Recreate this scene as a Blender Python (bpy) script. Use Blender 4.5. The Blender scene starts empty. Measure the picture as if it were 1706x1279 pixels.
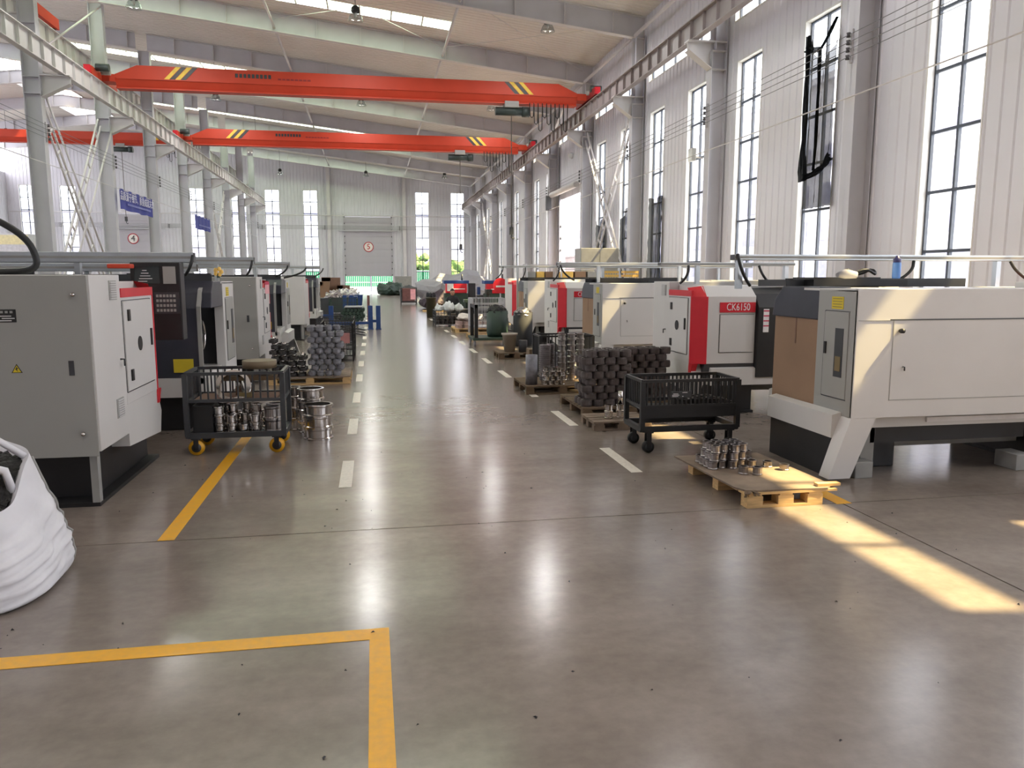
import bpy, bmesh, math, random
from mathutils import Vector, Matrix
random.seed(7)
S = bpy.context.scene
COL = S.collection
PI = math.pi
R = math.radians

# ------------------------------------------------------------------ camera
cam = bpy.data.objects.new('camera', bpy.data.cameras.new('camera'))
COL.objects.link(cam)
cam.location = (0, 0, 1.65)
cam.rotation_euler = (R(90 - 7.952), 0, R(-10.138))
cam.data.sensor_width = 36.0
cam.data.lens = 1285.0 / 1706.0 * 36.0
cam.data.clip_end = 500
S.camera = cam

# ------------------------------------------------------------------ world, sun, exposure
W = bpy.data.worlds.new('sky'); S.world = W; W.use_nodes = True
bg = W.node_tree.nodes['Background']
bg.inputs[0].default_value = (0.95, 0.92, 1.0, 1)
bg.inputs[1].default_value = 6.2
sl = bpy.data.lights.new('sun', 'SUN'); sl.energy = 26.0; sl.color = (1.0, 0.73, 0.36); sl.angle = R(0.6)
so = bpy.data.objects.new('sun', sl); COL.objects.link(so)
so.rotation_euler = Vector((-1, 0.17, -1.304)).to_track_quat('-Z', 'Y').to_euler()
so.location = (30, -5, 30)
S.view_settings.view_transform = 'Standard'
S.view_settings.look = 'None'
S.view_settings.exposure = 0.3
S.view_settings.gamma = 1.0
S.view_settings.use_curve_mapping = False
cy = S.cycles
cy.use_denoising = True
cy.max_bounces = 8; cy.diffuse_bounces = 5; cy.glossy_bounces = 4; cy.transmission_bounces = 4; cy.transparent_max_bounces = 12
cy.caustics_reflective = False; cy.caustics_refractive = False
cy.sample_clamp_indirect = 6.0
LAMP_W = 290.0

# ------------------------------------------------------------------ materials
def lin(c):
    return tuple(((v / 255.0) / 12.92 if v / 255.0 <= 0.04045 else ((v / 255.0 + 0.055) / 1.055) ** 2.4) for v in c)

MATS = {}
def mat(name, rgb, rough=0.5, metal=0.0, var=0.12, scale=6.0, bump=0.0, rvar=0.0, spec=0.5, stretch=(1, 1, 1), coat=0.0):
    if name in MATS: return MATS[name]
    m = bpy.data.materials.new(name); m.use_nodes = True
    nt = m.node_tree; b = nt.nodes['Principled BSDF']
    L = nt.links.new
    c = lin(rgb)
    b.inputs['Roughness'].default_value = rough
    b.inputs['Metallic'].default_value = metal
    b.inputs['Specular IOR Level'].default_value = spec
    if coat: b.inputs['Coat Weight'].default_value = coat; b.inputs['Coat Roughness'].default_value = 0.15
    tc = nt.nodes.new('ShaderNodeTexCoord')
    mp = nt.nodes.new('ShaderNodeMapping'); mp.inputs['Scale'].default_value = stretch
    L(tc.outputs['Object'], mp.inputs['Vector'])
    nz = nt.nodes.new('ShaderNodeTexNoise'); nz.inputs['Scale'].default_value = scale; nz.inputs['Detail'].default_value = 5
    L(mp.outputs[0], nz.inputs['Vector'])
    rp = nt.nodes.new('ShaderNodeValToRGB')
    rp.color_ramp.elements[0].position = 0.3; rp.color_ramp.elements[1].position = 0.7
    rp.color_ramp.elements[0].color = tuple(v * (1 - var) for v in c) + (1,)
    rp.color_ramp.elements[1].color = tuple(min(1, v * (1 + var)) for v in c) + (1,)
    L(nz.outputs['Fac'], rp.inputs[0]); L(rp.outputs[0], b.inputs['Base Color'])
    if rvar:
        mr = nt.nodes.new('ShaderNodeMapRange'); mr.inputs[1].default_value = 0.3; mr.inputs[2].default_value = 0.7
        mr.inputs[3].default_value = max(0.02, rough - rvar); mr.inputs[4].default_value = min(1, rough + rvar)
        L(nz.outputs['Fac'], mr.inputs[0]); L(mr.outputs[0], b.inputs['Roughness'])
    if bump:
        bp = nt.nodes.new('ShaderNodeBump'); bp.inputs['Strength'].default_value = bump; bp.inputs['Distance'].default_value = 0.01
        L(nz.outputs['Fac'], bp.inputs['Height']); L(bp.outputs[0], b.inputs['Normal'])
    MATS[name] = m
    return m

def floor_mat():
    m = bpy.data.materials.new('polished_concrete'); m.use_nodes = True
    nt = m.node_tree; b = nt.nodes['Principled BSDF']; L = nt.links.new
    geo = nt.nodes.new('ShaderNodeNewGeometry')
    def noise(sc, det, st=(1, 1, 1)):
        mp = nt.nodes.new('ShaderNodeMapping'); mp.inputs['Scale'].default_value = st
        n = nt.nodes.new('ShaderNodeTexNoise'); n.inputs['Scale'].default_value = sc; n.inputs['Detail'].default_value = det
        n.inputs['Roughness'].default_value = 0.65
        L(geo.outputs['Position'], mp.inputs[0]); L(mp.outputs[0], n.inputs['Vector']); return n
    n1 = noise(0.9, 7, (1, 1.8, 1)); n2 = noise(14, 6); n3 = noise(60, 3)
    r1 = nt.nodes.new('ShaderNodeValToRGB')
    e = r1.color_ramp.elements
    e[0].position = 0.30; e[0].color = lin((118, 108, 100)) + (1,)
    e[1].position = 0.72; e[1].color = lin((146, 135, 126)) + (1,)
    L(n1.outputs['Fac'], r1.inputs[0])
    r2 = nt.nodes.new('ShaderNodeValToRGB'); e = r2.color_ramp.elements
    e[0].position = 0.25; e[0].color = (0.86, 0.86, 0.86, 1); e[1].position = 0.7; e[1].color = (1.05, 1.05, 1.05, 1)
    L(n2.outputs['Fac'], r2.inputs[0])
    mx = nt.nodes.new('ShaderNodeMix'); mx.data_type = 'RGBA'; mx.blend_type = 'MULTIPLY'; mx.inputs[0].default_value = 1
    L(r1.outputs[0], mx.inputs[6]); L(r2.outputs[0], mx.inputs[7])
    r3 = nt.nodes.new('ShaderNodeValToRGB'); e = r3.color_ramp.elements
    e[0].position = 0.20; e[0].color = (0.55, 0.53, 0.5, 1); e[1].position = 0.27; e[1].color = (1, 1, 1, 1)
    L(n3.outputs['Fac'], r3.inputs[0])
    mx2 = nt.nodes.new('ShaderNodeMix'); mx2.data_type = 'RGBA'; mx2.blend_type = 'MULTIPLY'; mx2.inputs[0].default_value = 1
    L(mx.outputs[2], mx2.inputs[6]); L(r3.outputs[0], mx2.inputs[7])
    L(mx2.outputs[2], b.inputs['Base Color'])
    b.inputs['Roughness'].default_value = 0.19
    b.inputs['Specular IOR Level'].default_value = 0.55
    return m

def glass_mat(name, tint, refl=0.08):
    m = bpy.data.materials.new(name); m.use_nodes = True
    nt = m.node_tree; nt.nodes.remove(nt.nodes['Principled BSDF']); L = nt.links.new
    out = nt.nodes['Material Output']
    t = nt.nodes.new('ShaderNodeBsdfTransparent'); g = nt.nodes.new('ShaderNodeBsdfGlossy'); g.inputs['Roughness'].default_value = 0.05
    nz = nt.nodes.new('ShaderNodeTexNoise'); nz.inputs['Scale'].default_value = 1.5
    tc = nt.nodes.new('ShaderNodeTexCoord'); L(tc.outputs['Object'], nz.inputs['Vector'])
    rp = nt.nodes.new('ShaderNodeValToRGB'); rp.color_ramp.elements[0].color = tuple(v * 0.92 for v in tint) + (1,); rp.color_ramp.elements[1].color = tuple(tint) + (1,)
    L(nz.outputs['Fac'], rp.inputs[0]); L(rp.outputs[0], t.inputs[0])
    lw = nt.nodes.new('ShaderNodeLayerWeight'); lw.inputs[0].default_value = 0.5
    pw = nt.nodes.new('ShaderNodeMath'); pw.operation = 'POWER'; pw.inputs[1].default_value = 5.0; L(lw.outputs['Facing'], pw.inputs[0])
    fr = nt.nodes.new('ShaderNodeMath'); fr.operation = 'MULTIPLY_ADD'; fr.inputs[1].default_value = 0.7; fr.inputs[2].default_value = 0.03; L(pw.outputs[0], fr.inputs[0])
    mx = nt.nodes.new('ShaderNodeMixShader')
    L(fr.outputs[0], mx.inputs[0]); L(t.outputs[0], mx.inputs[1]); L(g.outputs[0], mx.inputs[2]); L(mx.outputs[0], out.inputs[0])
    MATS[name] = m
    return m

def transl_mat(name, rgb, trans=0.6, holes=0.0):
    """cloth or plastic sheet that lets light through; holes = share that is open mesh"""
    m = bpy.data.materials.new(name); m.use_nodes = True
    nt = m.node_tree; nt.nodes.remove(nt.nodes['Principled BSDF']); L = nt.links.new
    out = nt.nodes['Material Output']
    c = lin(rgb) + (1,)
    d = nt.nodes.new('ShaderNodeBsdfDiffuse'); t = nt.nodes.new('ShaderNodeBsdfTranslucent')
    nz = nt.nodes.new('ShaderNodeTexNoise'); nz.inputs['Scale'].default_value = 3
    tc = nt.nodes.new('ShaderNodeTexCoord'); L(tc.outputs['Object'], nz.inputs['Vector'])
    rp = nt.nodes.new('ShaderNodeValToRGB'); rp.color_ramp.elements[0].color = tuple(v * 0.9 for v in c[:3]) + (1,); rp.color_ramp.elements[1].color = c
    L(nz.outputs['Fac'], rp.inputs[0]); L(rp.outputs[0], d.inputs[0]); L(rp.outputs[0], t.inputs[0])
    mx = nt.nodes.new('ShaderNodeMixShader'); mx.inputs[0].default_value = trans
    L(d.outputs[0], mx.inputs[1]); L(t.outputs[0], mx.inputs[2])
    if holes:
        tr = nt.nodes.new('ShaderNodeBsdfTransparent')
        m2 = nt.nodes.new('ShaderNodeMixShader'); m2.inputs[0].default_value = holes
        L(mx.outputs[0], m2.inputs[1]); L(tr.outputs[0], m2.inputs[2]); L(m2.outputs[0], out.inputs[0])
    else:
        L(mx.outputs[0], out.inputs[0])
    MATS[name] = m
    return m

M_FLOOR = floor_mat()
M_JOINT = mat('joint_dark', (62, 56, 50), 0.9)
M_YEL = mat('yellow_paint', (228, 168, 32), 0.42, var=0.08, scale=25, rvar=0.1)
M_WHT = mat('white_paint', (214, 208, 196), 0.45, var=0.12, scale=30)
M_WALL = mat('wall_sheet', (210, 210, 216), 0.42, var=0.04, scale=0.6)
M_CEIL = mat('roof_sheet', (222, 217, 210), 0.42, var=0.05, scale=0.5)
M_STEEL = mat('painted_steel', (190, 190, 196), 0.45, var=0.05, scale=1.5)
M_RAILSHADE = mat('rail_backlit_shade', (160, 152, 152), 0.5, var=0.06, scale=2)  # pale rail steel darkened: backlit shade put into the colour
M_STEEL2 = mat('painted_steel_pale', (206, 204, 204), 0.45, var=0.05, scale=1.5)
M_DOOR = mat('door_panel', (182, 180, 186), 0.5, var=0.04, scale=1)
M_FRAME = mat('window_frame', (70, 78, 92), 0.5)
M_REVEAL = mat('window_reveal', (222, 222, 218), 0.5, var=0.04)
M_GLASS = glass_mat('window_glass', (0.93, 0.96, 0.96))
M_SKY = transl_mat('skylight_sheet', (190, 226, 208), 0.85)
M_ORANGE = mat('crane_orange', (192, 68, 46), 0.5, var=0.07, scale=1.2, spec=0.3)
M_RED = mat('machine_red', (206, 34, 48), 0.4, var=0.05)
M_DKRED = mat('crane_red_dark', (140, 40, 40), 0.55)
M_STRIPEY = mat('stripe_yellow', (226, 190, 52), 0.5)
M_BLACK = mat('black_paint', (32, 32, 33), 0.45, var=0.2)
M_RUBBER = mat('black_rubber', (28, 28, 28), 0.7)
M_NAVY = mat('dark_navy_panel', (52, 54, 64), 0.4, var=0.08)
M_CHAR = mat('charcoal_panel', (58, 60, 63), 0.45, var=0.1)
M_MACH = mat('machine_white', (207, 205, 202), 0.38, var=0.03, scale=2)
M_MGREY = mat('machine_grey', (156, 156, 151), 0.42, var=0.03, scale=2)
M_CAST = mat('cast_grey', (150, 150, 146), 0.5, var=0.08)
M_ALU = mat('aluminium', (196, 202, 206), 0.3, 0.85, var=0.05, scale=3)
M_CHROME = mat('machined_steel', (205, 200, 196), 0.16, 1.0, var=0.08, scale=8)
M_STEELRING = mat('turned_steel', (165, 160, 158), 0.28, 1.0, var=0.15, scale=10)
M_FORGE = mat('forged_steel', (88, 80, 78), 0.62, 0.35, var=0.3, scale=14, bump=0.3)
M_FORGEG = mat('forged_grey', (128, 128, 134), 0.6, 0.3, var=0.25, scale=14, bump=0.3)
M_FORGED = mat('forged_dark', (62, 60, 58), 0.6, 0.4, var=0.3, scale=14)
M_WOOD = mat('pine_wood', (206, 172, 120), 0.75, var=0.18, scale=9, stretch=(1, 8, 8))
M_PLY = mat('dirty_plywood', (126, 110, 94), 0.8, var=0.3, scale=5)
M_WOODD = mat('dark_wood', (104, 86, 66), 0.85, var=0.25, scale=8)
M_CARD = mat('cardboard', (142, 114, 90), 0.8, var=0.06, scale=3)
M_CARDD = mat('cardboard_dull', (128, 100, 84), 0.85, var=0.08, scale=3)
M_BAG = mat('bag_cloth', (222, 222, 226), 0.75, var=0.06, scale=5, bump=0.25)
M_SCRAP = mat('black_swarf', (30, 30, 30), 0.4, 0.4, var=0.6, scale=60, bump=0.8)
M_PLASTICW = mat('plastic_white', (222, 226, 226), 0.5)
M_BLUE = mat('blue_steel', (34, 66, 124), 0.5, var=0.1)
M_BANNER = mat('banner_blue', (58, 66, 150), 0.7, var=0.12, scale=0.8)
M_BANTXT = mat('banner_letters', (216, 216, 236), 0.7)
M_LABELY = mat('label_yellow', (214, 190, 46), 0.6, var=0.05)
M_LABELW = mat('label_white', (228, 226, 226), 0.6)
M_LABELP = mat('label_pink', (232, 170, 176), 0.6)
M_LABELR = mat('label_red', (200, 46, 84), 0.6)
M_CABLE = mat('cable_black', (30, 32, 32), 0.5)
M_WIRE = mat('wire_grey', (120, 122, 124), 0.5)
M_INSUL = mat('insulator_dark', (64, 62, 66), 0.5)
M_GREEN = mat('dark_green_paint', (46, 66, 56), 0.5, var=0.1)
M_MOTOR = mat('motor_green', (50, 62, 60), 0.5)
M_ROPE = mat('wire_rope', (92, 88, 84), 0.5)
M_BTL = mat('bottle_blue', (92, 138, 206), 0.25, var=0.05)
M_BTLC = mat('bottle_cap', (44, 44, 96), 0.4)
M_NETD = transl_mat('black_net', (44, 46, 50), 0.25, 0.11)
M_NETD2 = transl_mat('black_net_fold', (20, 22, 24), 0.1, 0.02)
M_SKIN = mat('skin', (186, 140, 118), 0.6)
M_CLOTHD = mat('dark_clothes', (36, 38, 42), 0.8)
M_HAIR = mat('hair', (24, 22, 22), 0.6)
M_GND = mat('outside_paving', (168, 176, 192), 0.9)
M_LEAF = mat('leaves', (92, 118, 58), 0.8, var=0.35, scale=3)
M_BARK = mat('bark', (96, 78, 60), 0.9)
M_BLDW = mat('outside_wall_white', (214, 214, 220), 0.8)
M_BLDG = mat('outside_wall_grey', (150, 150, 168), 0.8)
M_FENCEG = transl_mat('fence_mesh_green', (48, 150, 104), 0.5, 0.12)
M_AMBER = mat('amber_plastic', (232, 190, 96), 0.4)
M_LAMPGL = glass_mat('lamp_glass', (0.9, 0.92, 0.92))
M_PAPER = mat('paper_white', (232, 230, 224), 0.8)
M_BROWN = mat('rusty_red', (112, 74, 70), 0.7, var=0.2)
M_GREYBAG = mat('grey_sheet', (150, 150, 156), 0.7, var=0.06, scale=3)

# ------------------------------------------------------------------ mesh builder
class MB:
    def __init__(s): s.v = []; s.f = []; s.sm = []
    def add(s, vs, fs, smooth=False):
        o = len(s.v); s.v += [tuple(p) for p in vs]
        for f in fs: s.f.append(tuple(o + i for i in f)); s.sm.append(smooth)
        return s
    def box(s, x0, x1, y0, y1, z0, z1):
        x0, x1 = min(x0, x1), max(x0, x1); y0, y1 = min(y0, y1), max(y0, y1); z0, z1 = min(z0, z1), max(z0, z1)
        return s.add([(x0,y0,z0),(x1,y0,z0),(x1,y1,z0),(x0,y1,z0),(x0,y0,z1),(x1,y0,z1),(x1,y1,z1),(x0,y1,z1)],
                     [(0,3,2,1),(4,5,6,7),(0,1,5,4),(1,2,6,5),(2,3,7,6),(3,0,4,7)])
    def prism(s, pts, axis, a, b):
        """polygon pts (2D) extruded along axis: 'x' -> pts are (y,z); 'y' -> (x,z); 'z' -> (x,y)"""
        n = len(pts)
        def P(p, t): return (t, p[0], p[1]) if axis == 'x' else ((p[0], t, p[1]) if axis == 'y' else (p[0], p[1], t))
        return s.add([P(p, a) for p in pts] + [P(p, b) for p in pts],
                     [tuple(range(n)), tuple(range(2*n-1, n-1, -1))] + [(i, n+i, n+(i+1) % n, (i+1) % n) for i in range(n)])
    def bar(s, p, q, w, h=None, up=(0, 0, 1)):
        p = Vector(p); q = Vector(q); h = h or w; d = (q-p).normalized(); up = Vector(up)
        if abs(d.dot(up)) > 0.99: up = Vector((1, 0, 0))
        r = d.cross(up).normalized()*w/2; u = r.cross(d).normalized()*h/2
        vs = [p-r-u, p+r-u, p+r+u, p-r+u, q-r-u, q+r-u, q+r+u, q-r+u]
        return s.add(vs, [(0,1,2,3),(7,6,5,4),(0,4,5,1),(1,5,6,2),(2,6,7,3),(3,7,4,0)])
    def tube(s, pts, r, n=6, cap=True, smooth=0):
        for _ in range(smooth):
            q = [Vector(p) for p in pts]; pts = [q[0]]
            for a, b in zip(q, q[1:]): pts += [a*0.75+b*0.25, a*0.25+b*0.75]
            pts.append(q[-1])
        pts = [Vector(p) for p in pts]; rings = []
        rs = r if isinstance(r, (list, tuple)) else [r]*len(pts)
        up = None
        for i, p in enumerate(pts):
            d = (pts[min(i+1, len(pts)-1)] - pts[max(i-1, 0)]).normalized()
            if up is None:
                up = Vector((0, 0, 1)) if abs(d.z) < 0.9 else Vector((1, 0, 0))
            a = d.cross(up)
            if a.length < 1e-4: a = d.cross(Vector((0, 1, 0)))
            a.normalize(); b = a.cross(d).normalized(); up = b
            rings.append([p + (a*math.cos(t*2*PI/n) + b*math.sin(t*2*PI/n))*rs[i] for t in range(n)])
        vs = [v for rg in rings for v in rg]; fs = []
        for i in range(len(pts)-1):
            for t in range(n): fs.append((i*n+t, i*n+(t+1) % n, (i+1)*n+(t+1) % n, (i+1)*n+t))
        s.add(vs, fs, True)
        if cap:
            k = len(s.v) - len(vs)
            s.f.append(tuple(k+t for t in range(n))[::-1]); s.sm.append(False)
            s.f.append(tuple(k+(len(pts)-1)*n+t for t in range(n))); s.sm.append(False)
        return s
    def lathe(s, prof, c=(0, 0, 0), n=16, axis='z', smooth=True):
        """prof = [(r, h), ...] revolved; closed if first == last"""
        vs = []; fs = []
        for r, h in prof:
            for t in range(n):
                a = 2*PI*t/n; x, y = r*math.cos(a), r*math.sin(a)
                vs.append((c[0]+x, c[1]+y, c[2]+h) if axis == 'z' else ((c[0]+h, c[1]+x, c[2]+y) if axis == 'x' else (c[0]+x, c[1]+h, c[2]+y)))
        for i in range(len(prof)-1):
            for t in range(n): fs.append((i*n+t, i*n+(t+1) % n, (i+1)*n+(t+1) % n, (i+1)*n+t))
        return s.add(vs, fs, smooth)
    def cyl(s, c, r, h, n=16, axis='z'):
        s.lathe([(r, 0), (r, h)], c, n, axis)
        k = len(s.v)-2*n
        s.f.append(tuple(k+t for t in range(n))); s.sm.append(False)
        s.f.append(tuple(k+n+t for t in range(n))); s.sm.append(False)
        return s
    def build(s, name, material, parent=None, bevel=0.0, loc=None):
        me = bpy.data.meshes.new(name); me.from_pydata(s.v, [], s.f); me.update()
        bm = bmesh.new(); bm.from_mesh(me)
        bmesh.ops.recalc_face_normals(bm, faces=bm.faces[:])
        if bevel:
            bmesh.ops.bevel(bm, geom=[e for e in bm.edges if len(e.link_faces) == 2 and e.calc_face_angle(0) > 0.6], offset=bevel, segments=2, affect='EDGES', profile=0.6, clamp_overlap=True)
        bm.to_mesh(me); bm.free()
        if not bevel and any(s.sm) and len(me.polygons) == len(s.sm):
            me.polygons.foreach_set('use_smooth', s.sm)
        me.materials.append(material)
        o = bpy.data.objects.new(name, me); COL.objects.link(o)
        if parent: o.parent = parent
        if loc: o.location = loc
        return o

def tag(o, label=None, cat=None, group=None, kind=None):
    if label: o['label'] = label
    if cat: o['category'] = cat
    if group: o['group'] = group
    if kind: o['kind'] = kind
    return o
def thing(name, label, cat, loc=(0, 0, 0), rz=0, group=None):
    o = bpy.data.objects.new(name, None); COL.objects.link(o); o.location = loc; o.rotation_euler = (0, 0, rz); o.empty_display_size = 0.1
    return tag(o, label, cat, group)
def struct(name, mb, m, parent=None, bevel=0.0):
    o = mb.build(name, m, parent, bevel)
    if not parent: o['kind'] = 'structure'
    return o
def sempty(name, loc=(0, 0, 0)):
    o = bpy.data.objects.new(name, None); COL.objects.link(o); o.location = loc; o['kind'] = 'structure'; o.empty_display_size = 0.1
    return o
def inst(src, parent, loc=(0, 0, 0), rot=None, name=None):
    c = src.copy(); COL.objects.link(c); c.parent = parent; c.location = loc
    if rot is not None: c.rotation_euler = rot
    return c
def dup(root, loc=None, rz=None, label=None, group=None, scale=None):
    def cp(o, par):
        c = o.copy(); COL.objects.link(c); c.parent = par
        for ch in o.children: cp(ch, c)
        return c
    r = cp(root, root.parent)
    if loc is not None: r.location = loc
    if rz is not None: r.rotation_euler = (0, 0, rz)
    if label: r['label'] = label
    if group: r['group'] = group
    if scale: r.scale = scale
    return r
def box(name, m, parent, x0, x1, y0, y1, z0, z1, bevel=0.0):
    return MB().box(x0, x1, y0, y1, z0, z1).build(name, m, parent, bevel)
def text(name, body, size, m, parent, loc, rot, depth=0.002, align='CENTER', sx=1.0):
    cu = bpy.data.curves.new(name, 'FONT'); cu.body = body; cu.size = size; cu.extrude = depth
    cu.align_x = align; cu.align_y = 'CENTER'; cu.resolution_u = 3
    t = bpy.data.objects.new(name, cu); COL.objects.link(t)
    dg = bpy.context.evaluated_depsgraph_get()
    me = bpy.data.meshes.new_from_object(t.evaluated_get(dg))
    bpy.data.objects.remove(t); bpy.data.curves.remove(cu)
    me.materials.clear(); me.materials.append(m)
    o = bpy.data.objects.new(name, me); COL.objects.link(o); o.parent = parent; o.location = loc; o.rotation_euler = rot; o.scale = (sx, 1, 1)
    return o
# ================================================================== the hall
XW, YB, XL, YR = 9.54, 75.5, -31.2, -12.0      # right wall, back wall, left wall, rear wall
XC = -10.3                                      # column row between the bays
XRIDGE = -20.6
FR = [14 + 6.5*k for k in range(10)]            # frames along the hall
def roof_z(x): return 11.62 - 0.113*x if x >= XRIDGE else 11.62 - 0.113*(2*XRIDGE - x)

# ---- floor: cast slabs with open joints
fl = struct('floor', MB().box(XL-0.3, XW+0.3, YR-0.3, YB+0.3, -0.2, -0.016), M_JOINT)
xs = [XL] + [3.35 - 6.9*k for k in range(4, -1, -1)] + [XW]
ys = [YR] + [4.98 + 5.45*k for k in range(-2, 13)] + [YB]
ys = sorted(set(y for y in ys if YR <= y <= YB))
for i in range(len(xs)-1):
    for j in range(len(ys)-1):
        MB().box(xs[i]+0.006, xs[i+1]-0.006, ys[j]+0.006, ys[j+1]-0.006, -0.015, 0.0).build('slab', M_FLOOR, fl)

# ---- painted markings (lie on the floor)
def mark(name, x0, x1, y0, y1, m, label, group=None):
    o = MB().box(x0, x1, y0, y1, 0.0005, 0.0025).build(name, m)
    return tag(o, label, 'floor marking', group)
def poly_mark(name, pts, m, label):
    o = MB().prism(pts, 'z', 0.0005, 0.0025).build(name, m); return tag(o, label, 'floor marking')
poly_mark('painted_corner_line', [(-6, 3.40), (-0.055, 3.40), (-0.055, -1.0), (0.05, -1.0), (0.035, 3.51), (-6, 3.51)], M_YEL, 'yellow painted line turning a right angle on the open floor')
mark('painted_bay_line', -1.375, -1.275, 4.99, 9.4, M_YEL, 'straight yellow painted line running under the barred cart with yellow wheels')
mark('painted_bay_line', 3.3, 3.42, 4.96, 5.4, M_YEL, 'short yellow painted line by the corner of the plywood pallet')
for k in range(14):
    mark('lane_dash', -0.305, -0.205, 6.05 + 2.1*k, 7.05 + 2.1*k - 0.1, M_WHT, 'short white painted lane dash along the left edge of the aisle', 'white dashes on the machine side with yellow wheeled cart')
for k in range(12):
    mark('lane_dash', 2.12, 2.22, 6.1 + 2.1*k, 7.05 + 2.1*k, M_WHT, 'short white painted lane dash along the aisle beside pallets and window wall', 'white dashes on the window wall side')

# ---- ribbed sheet walls
def ribbed(mb, P, u0, u1, v0, v1, per=0.3, dep=0.022, phase=0.0):
    """vertical-rib sheet in (u, v); P(u, v, d) gives the world point, d = depth away from the room"""
    us = [u0]; ds = []
    k = math.floor((u0-phase)/per)-1
    prof = []
    while k*per + phase < u1 + per:
        b = k*per + phase
        prof += [(b, 0), (b+0.72*per, 0), (b+0.80*per, dep), (b+0.92*per, dep)]
        k += 1
    def depth(u):
        for (a, da), (c, dc) in zip(prof, prof[1:]):
            if a <= u <= c: return da + (dc-da)*(u-a)/max(1e-6, c-a)
        return 0
    pts = [(u0, depth(u0))] + [p for p in prof if u0 < p[0] < u1] + [(u1, depth(u1))]
    f0 = v0 if callable(v0) else (lambda u: v0); f1 = v1 if callable(v1) else (lambda u: v1)
    vs = []
    for u, d in pts: vs += [P(u, f0(u), d), P(u, f1(u), d)]
    mb.add(vs, [(2*i, 2*i+2, 2*i+3, 2*i+1) for i in range(len(pts)-1)])
def wall_with_holes(mb, P, u0, u1, z0, ztop, holes, per=0.3):
    cuts = sorted(set([u0, u1] + [h[0] for h in holes if u0 < h[0] < u1] + [h[1] for h in holes if u0 < h[1] < u1]))
    for a, b in zip(cuts, cuts[1:]):
        hs = sorted([h for h in holes if h[0] <= a + 1e-6 and h[1] >= b - 1e-6], key=lambda h: h[2])
        z = z0
        for h in hs:
            if h[2] > z: ribbed(mb, P, a, b, z, h[2], per)
            z = h[3]
        ribbed(mb, P, a, b, z, ztop, per)

WZ0, WZ1 = 1.06, 7.18
right_w = [(-10.8, -9.5), (-7.55, -6.25), (-4.3, -3.0), (-1.05, 0.25), (2.2, 3.5), (5.45, 6.75), (8.0, 9.3), (11.16, 12.46)]
for b in (14, 20.5, 27): right_w += [(b+1.2, b+2.5), (b+4.45, b+5.75)]
for b in (40, 46.5, 53, 59.5, 66): right_w += [(b+1.2, b+2.5), (b+4.45, b+5.75)]
RDOOR = (34.6, 39.2, 0.0, 5.5)
cler = [(b+1.0, b+6.0) for b in [-12, -5.5, 1, 7.5] + FR[:9]]
holes = [(a, b, WZ0, WZ1) for a, b in right_w] + [(a, b, 8.27, 9.0) for a, b in cler] + [RDOOR]
mb = MB(); wall_with_holes(mb, lambda u, v, d: (XW+d, u, v), YR, YB, 0, 10.6, holes)
struct('wall_right', mb, M_WALL)

back_w = [(-30.23, -28.95), (-26.95, -25.65), (-16.29, -15.0), (-12.57, -11.3), (-9.62, -8.34), (-6.2, -4.9), (4.15, 5.4), (7.53, 8.75)]
BZ0, BZ1 = 1.02, 9.55
D5 = (-2.58, 1.93, 0, 7.2); D4 = (-23.4, -18.9, 0, 7.2)
mb = MB(); wall_with_holes(mb, lambda u, v, d: (u, YB+d, v), XL, XRIDGE, 0, roof_z, [(a, b, BZ0, BZ1) for a, b in back_w] + [D5, D4], 0.3)
wall_with_holes(mb, lambda u, v, d: (u, YB+d, v), XRIDGE, XW, 0, roof_z, [(a, b, BZ0, BZ1) for a, b in back_w] + [D5, D4], 0.3)
struct('wall_back', mb, M_WALL)
left_w = [(b+1.2, b+2.5) for b in FR[:9]] + [(b+4.45, b+5.75) for b in FR[:9]]  # unseen windows, added on this side to bring in light
mb = MB(); wall_with_holes(mb, lambda u, v, d: (XL-d, u, v), YR, YB, 0, 10.6, [(a, b, WZ0, WZ1) for a, b in left_w])
struct('wall_left', mb, M_WALL)
rear_w = []
mb = MB()
wall_with_holes(mb, lambda u, v, d: (u, YR-d, v), XL, XRIDGE, 0, roof_z, [(a, b, WZ0, WZ1) for a, b in rear_w])
wall_with_holes(mb, lambda u, v, d: (u, YR-d, v), XRIDGE, XW, 0, roof_z, [(a, b, WZ0, WZ1) for a, b in rear_w])
struct('wall_rear', mb, M_WALL)

# ---- windows: local frame, wall plane y=0, outside +y, x from 0 to w
def window(w, z0, z1, cols, rows, name, bt=0.026):
    root = sempty(name)
    m = MB(); t = 0.03; D = 0.2
    m.box(-t, 0, -0.01, D, z0-t, z1+t); m.box(w, w+t, -0.01, D, z0-t, z1+t); m.box(0, w, -0.012, D, z1, z1+t); m.box(0, w, -0.012, D, z0-t, z0)
    m.build('reveal', M_REVEAL, root)
    m = MB(); y0, y1 = 0.12, 0.18; b = 0.035
    m.box(0, b, y0, y1, z0, z1); m.box(w-b, w, y0, y1, z0, z1); m.box(0, w, y0, y1, z0, z0+b); m.box(0, w, y0, y1, z1-b, z1)
    m.build('frame', M_FRAME, root)
    cw = w/cols; rh = (z1-z0)/rows
    for i in range(1, cols): box('mullion', M_FRAME, root, i*cw-bt, i*cw+bt, y0, y1, z0+b, z1-b)
    for j in range(1, rows): box('glazing_bar', M_FRAME, root, b, w-b, y0, y1-0.01, z0+j*rh-bt, z0+j*rh+bt)
    p0 = None
    for i in range(cols):
        for j in range(rows):
            if p0 is None:
                p0 = box('pane', M_GLASS, root, 0.02, cw-0.02, 0.148, 0.152, z0+0.02, z0+rh-0.02)
            else: inst(p0, root, (i*cw, 0, j*rh))
    return root
wn = [0]
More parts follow.
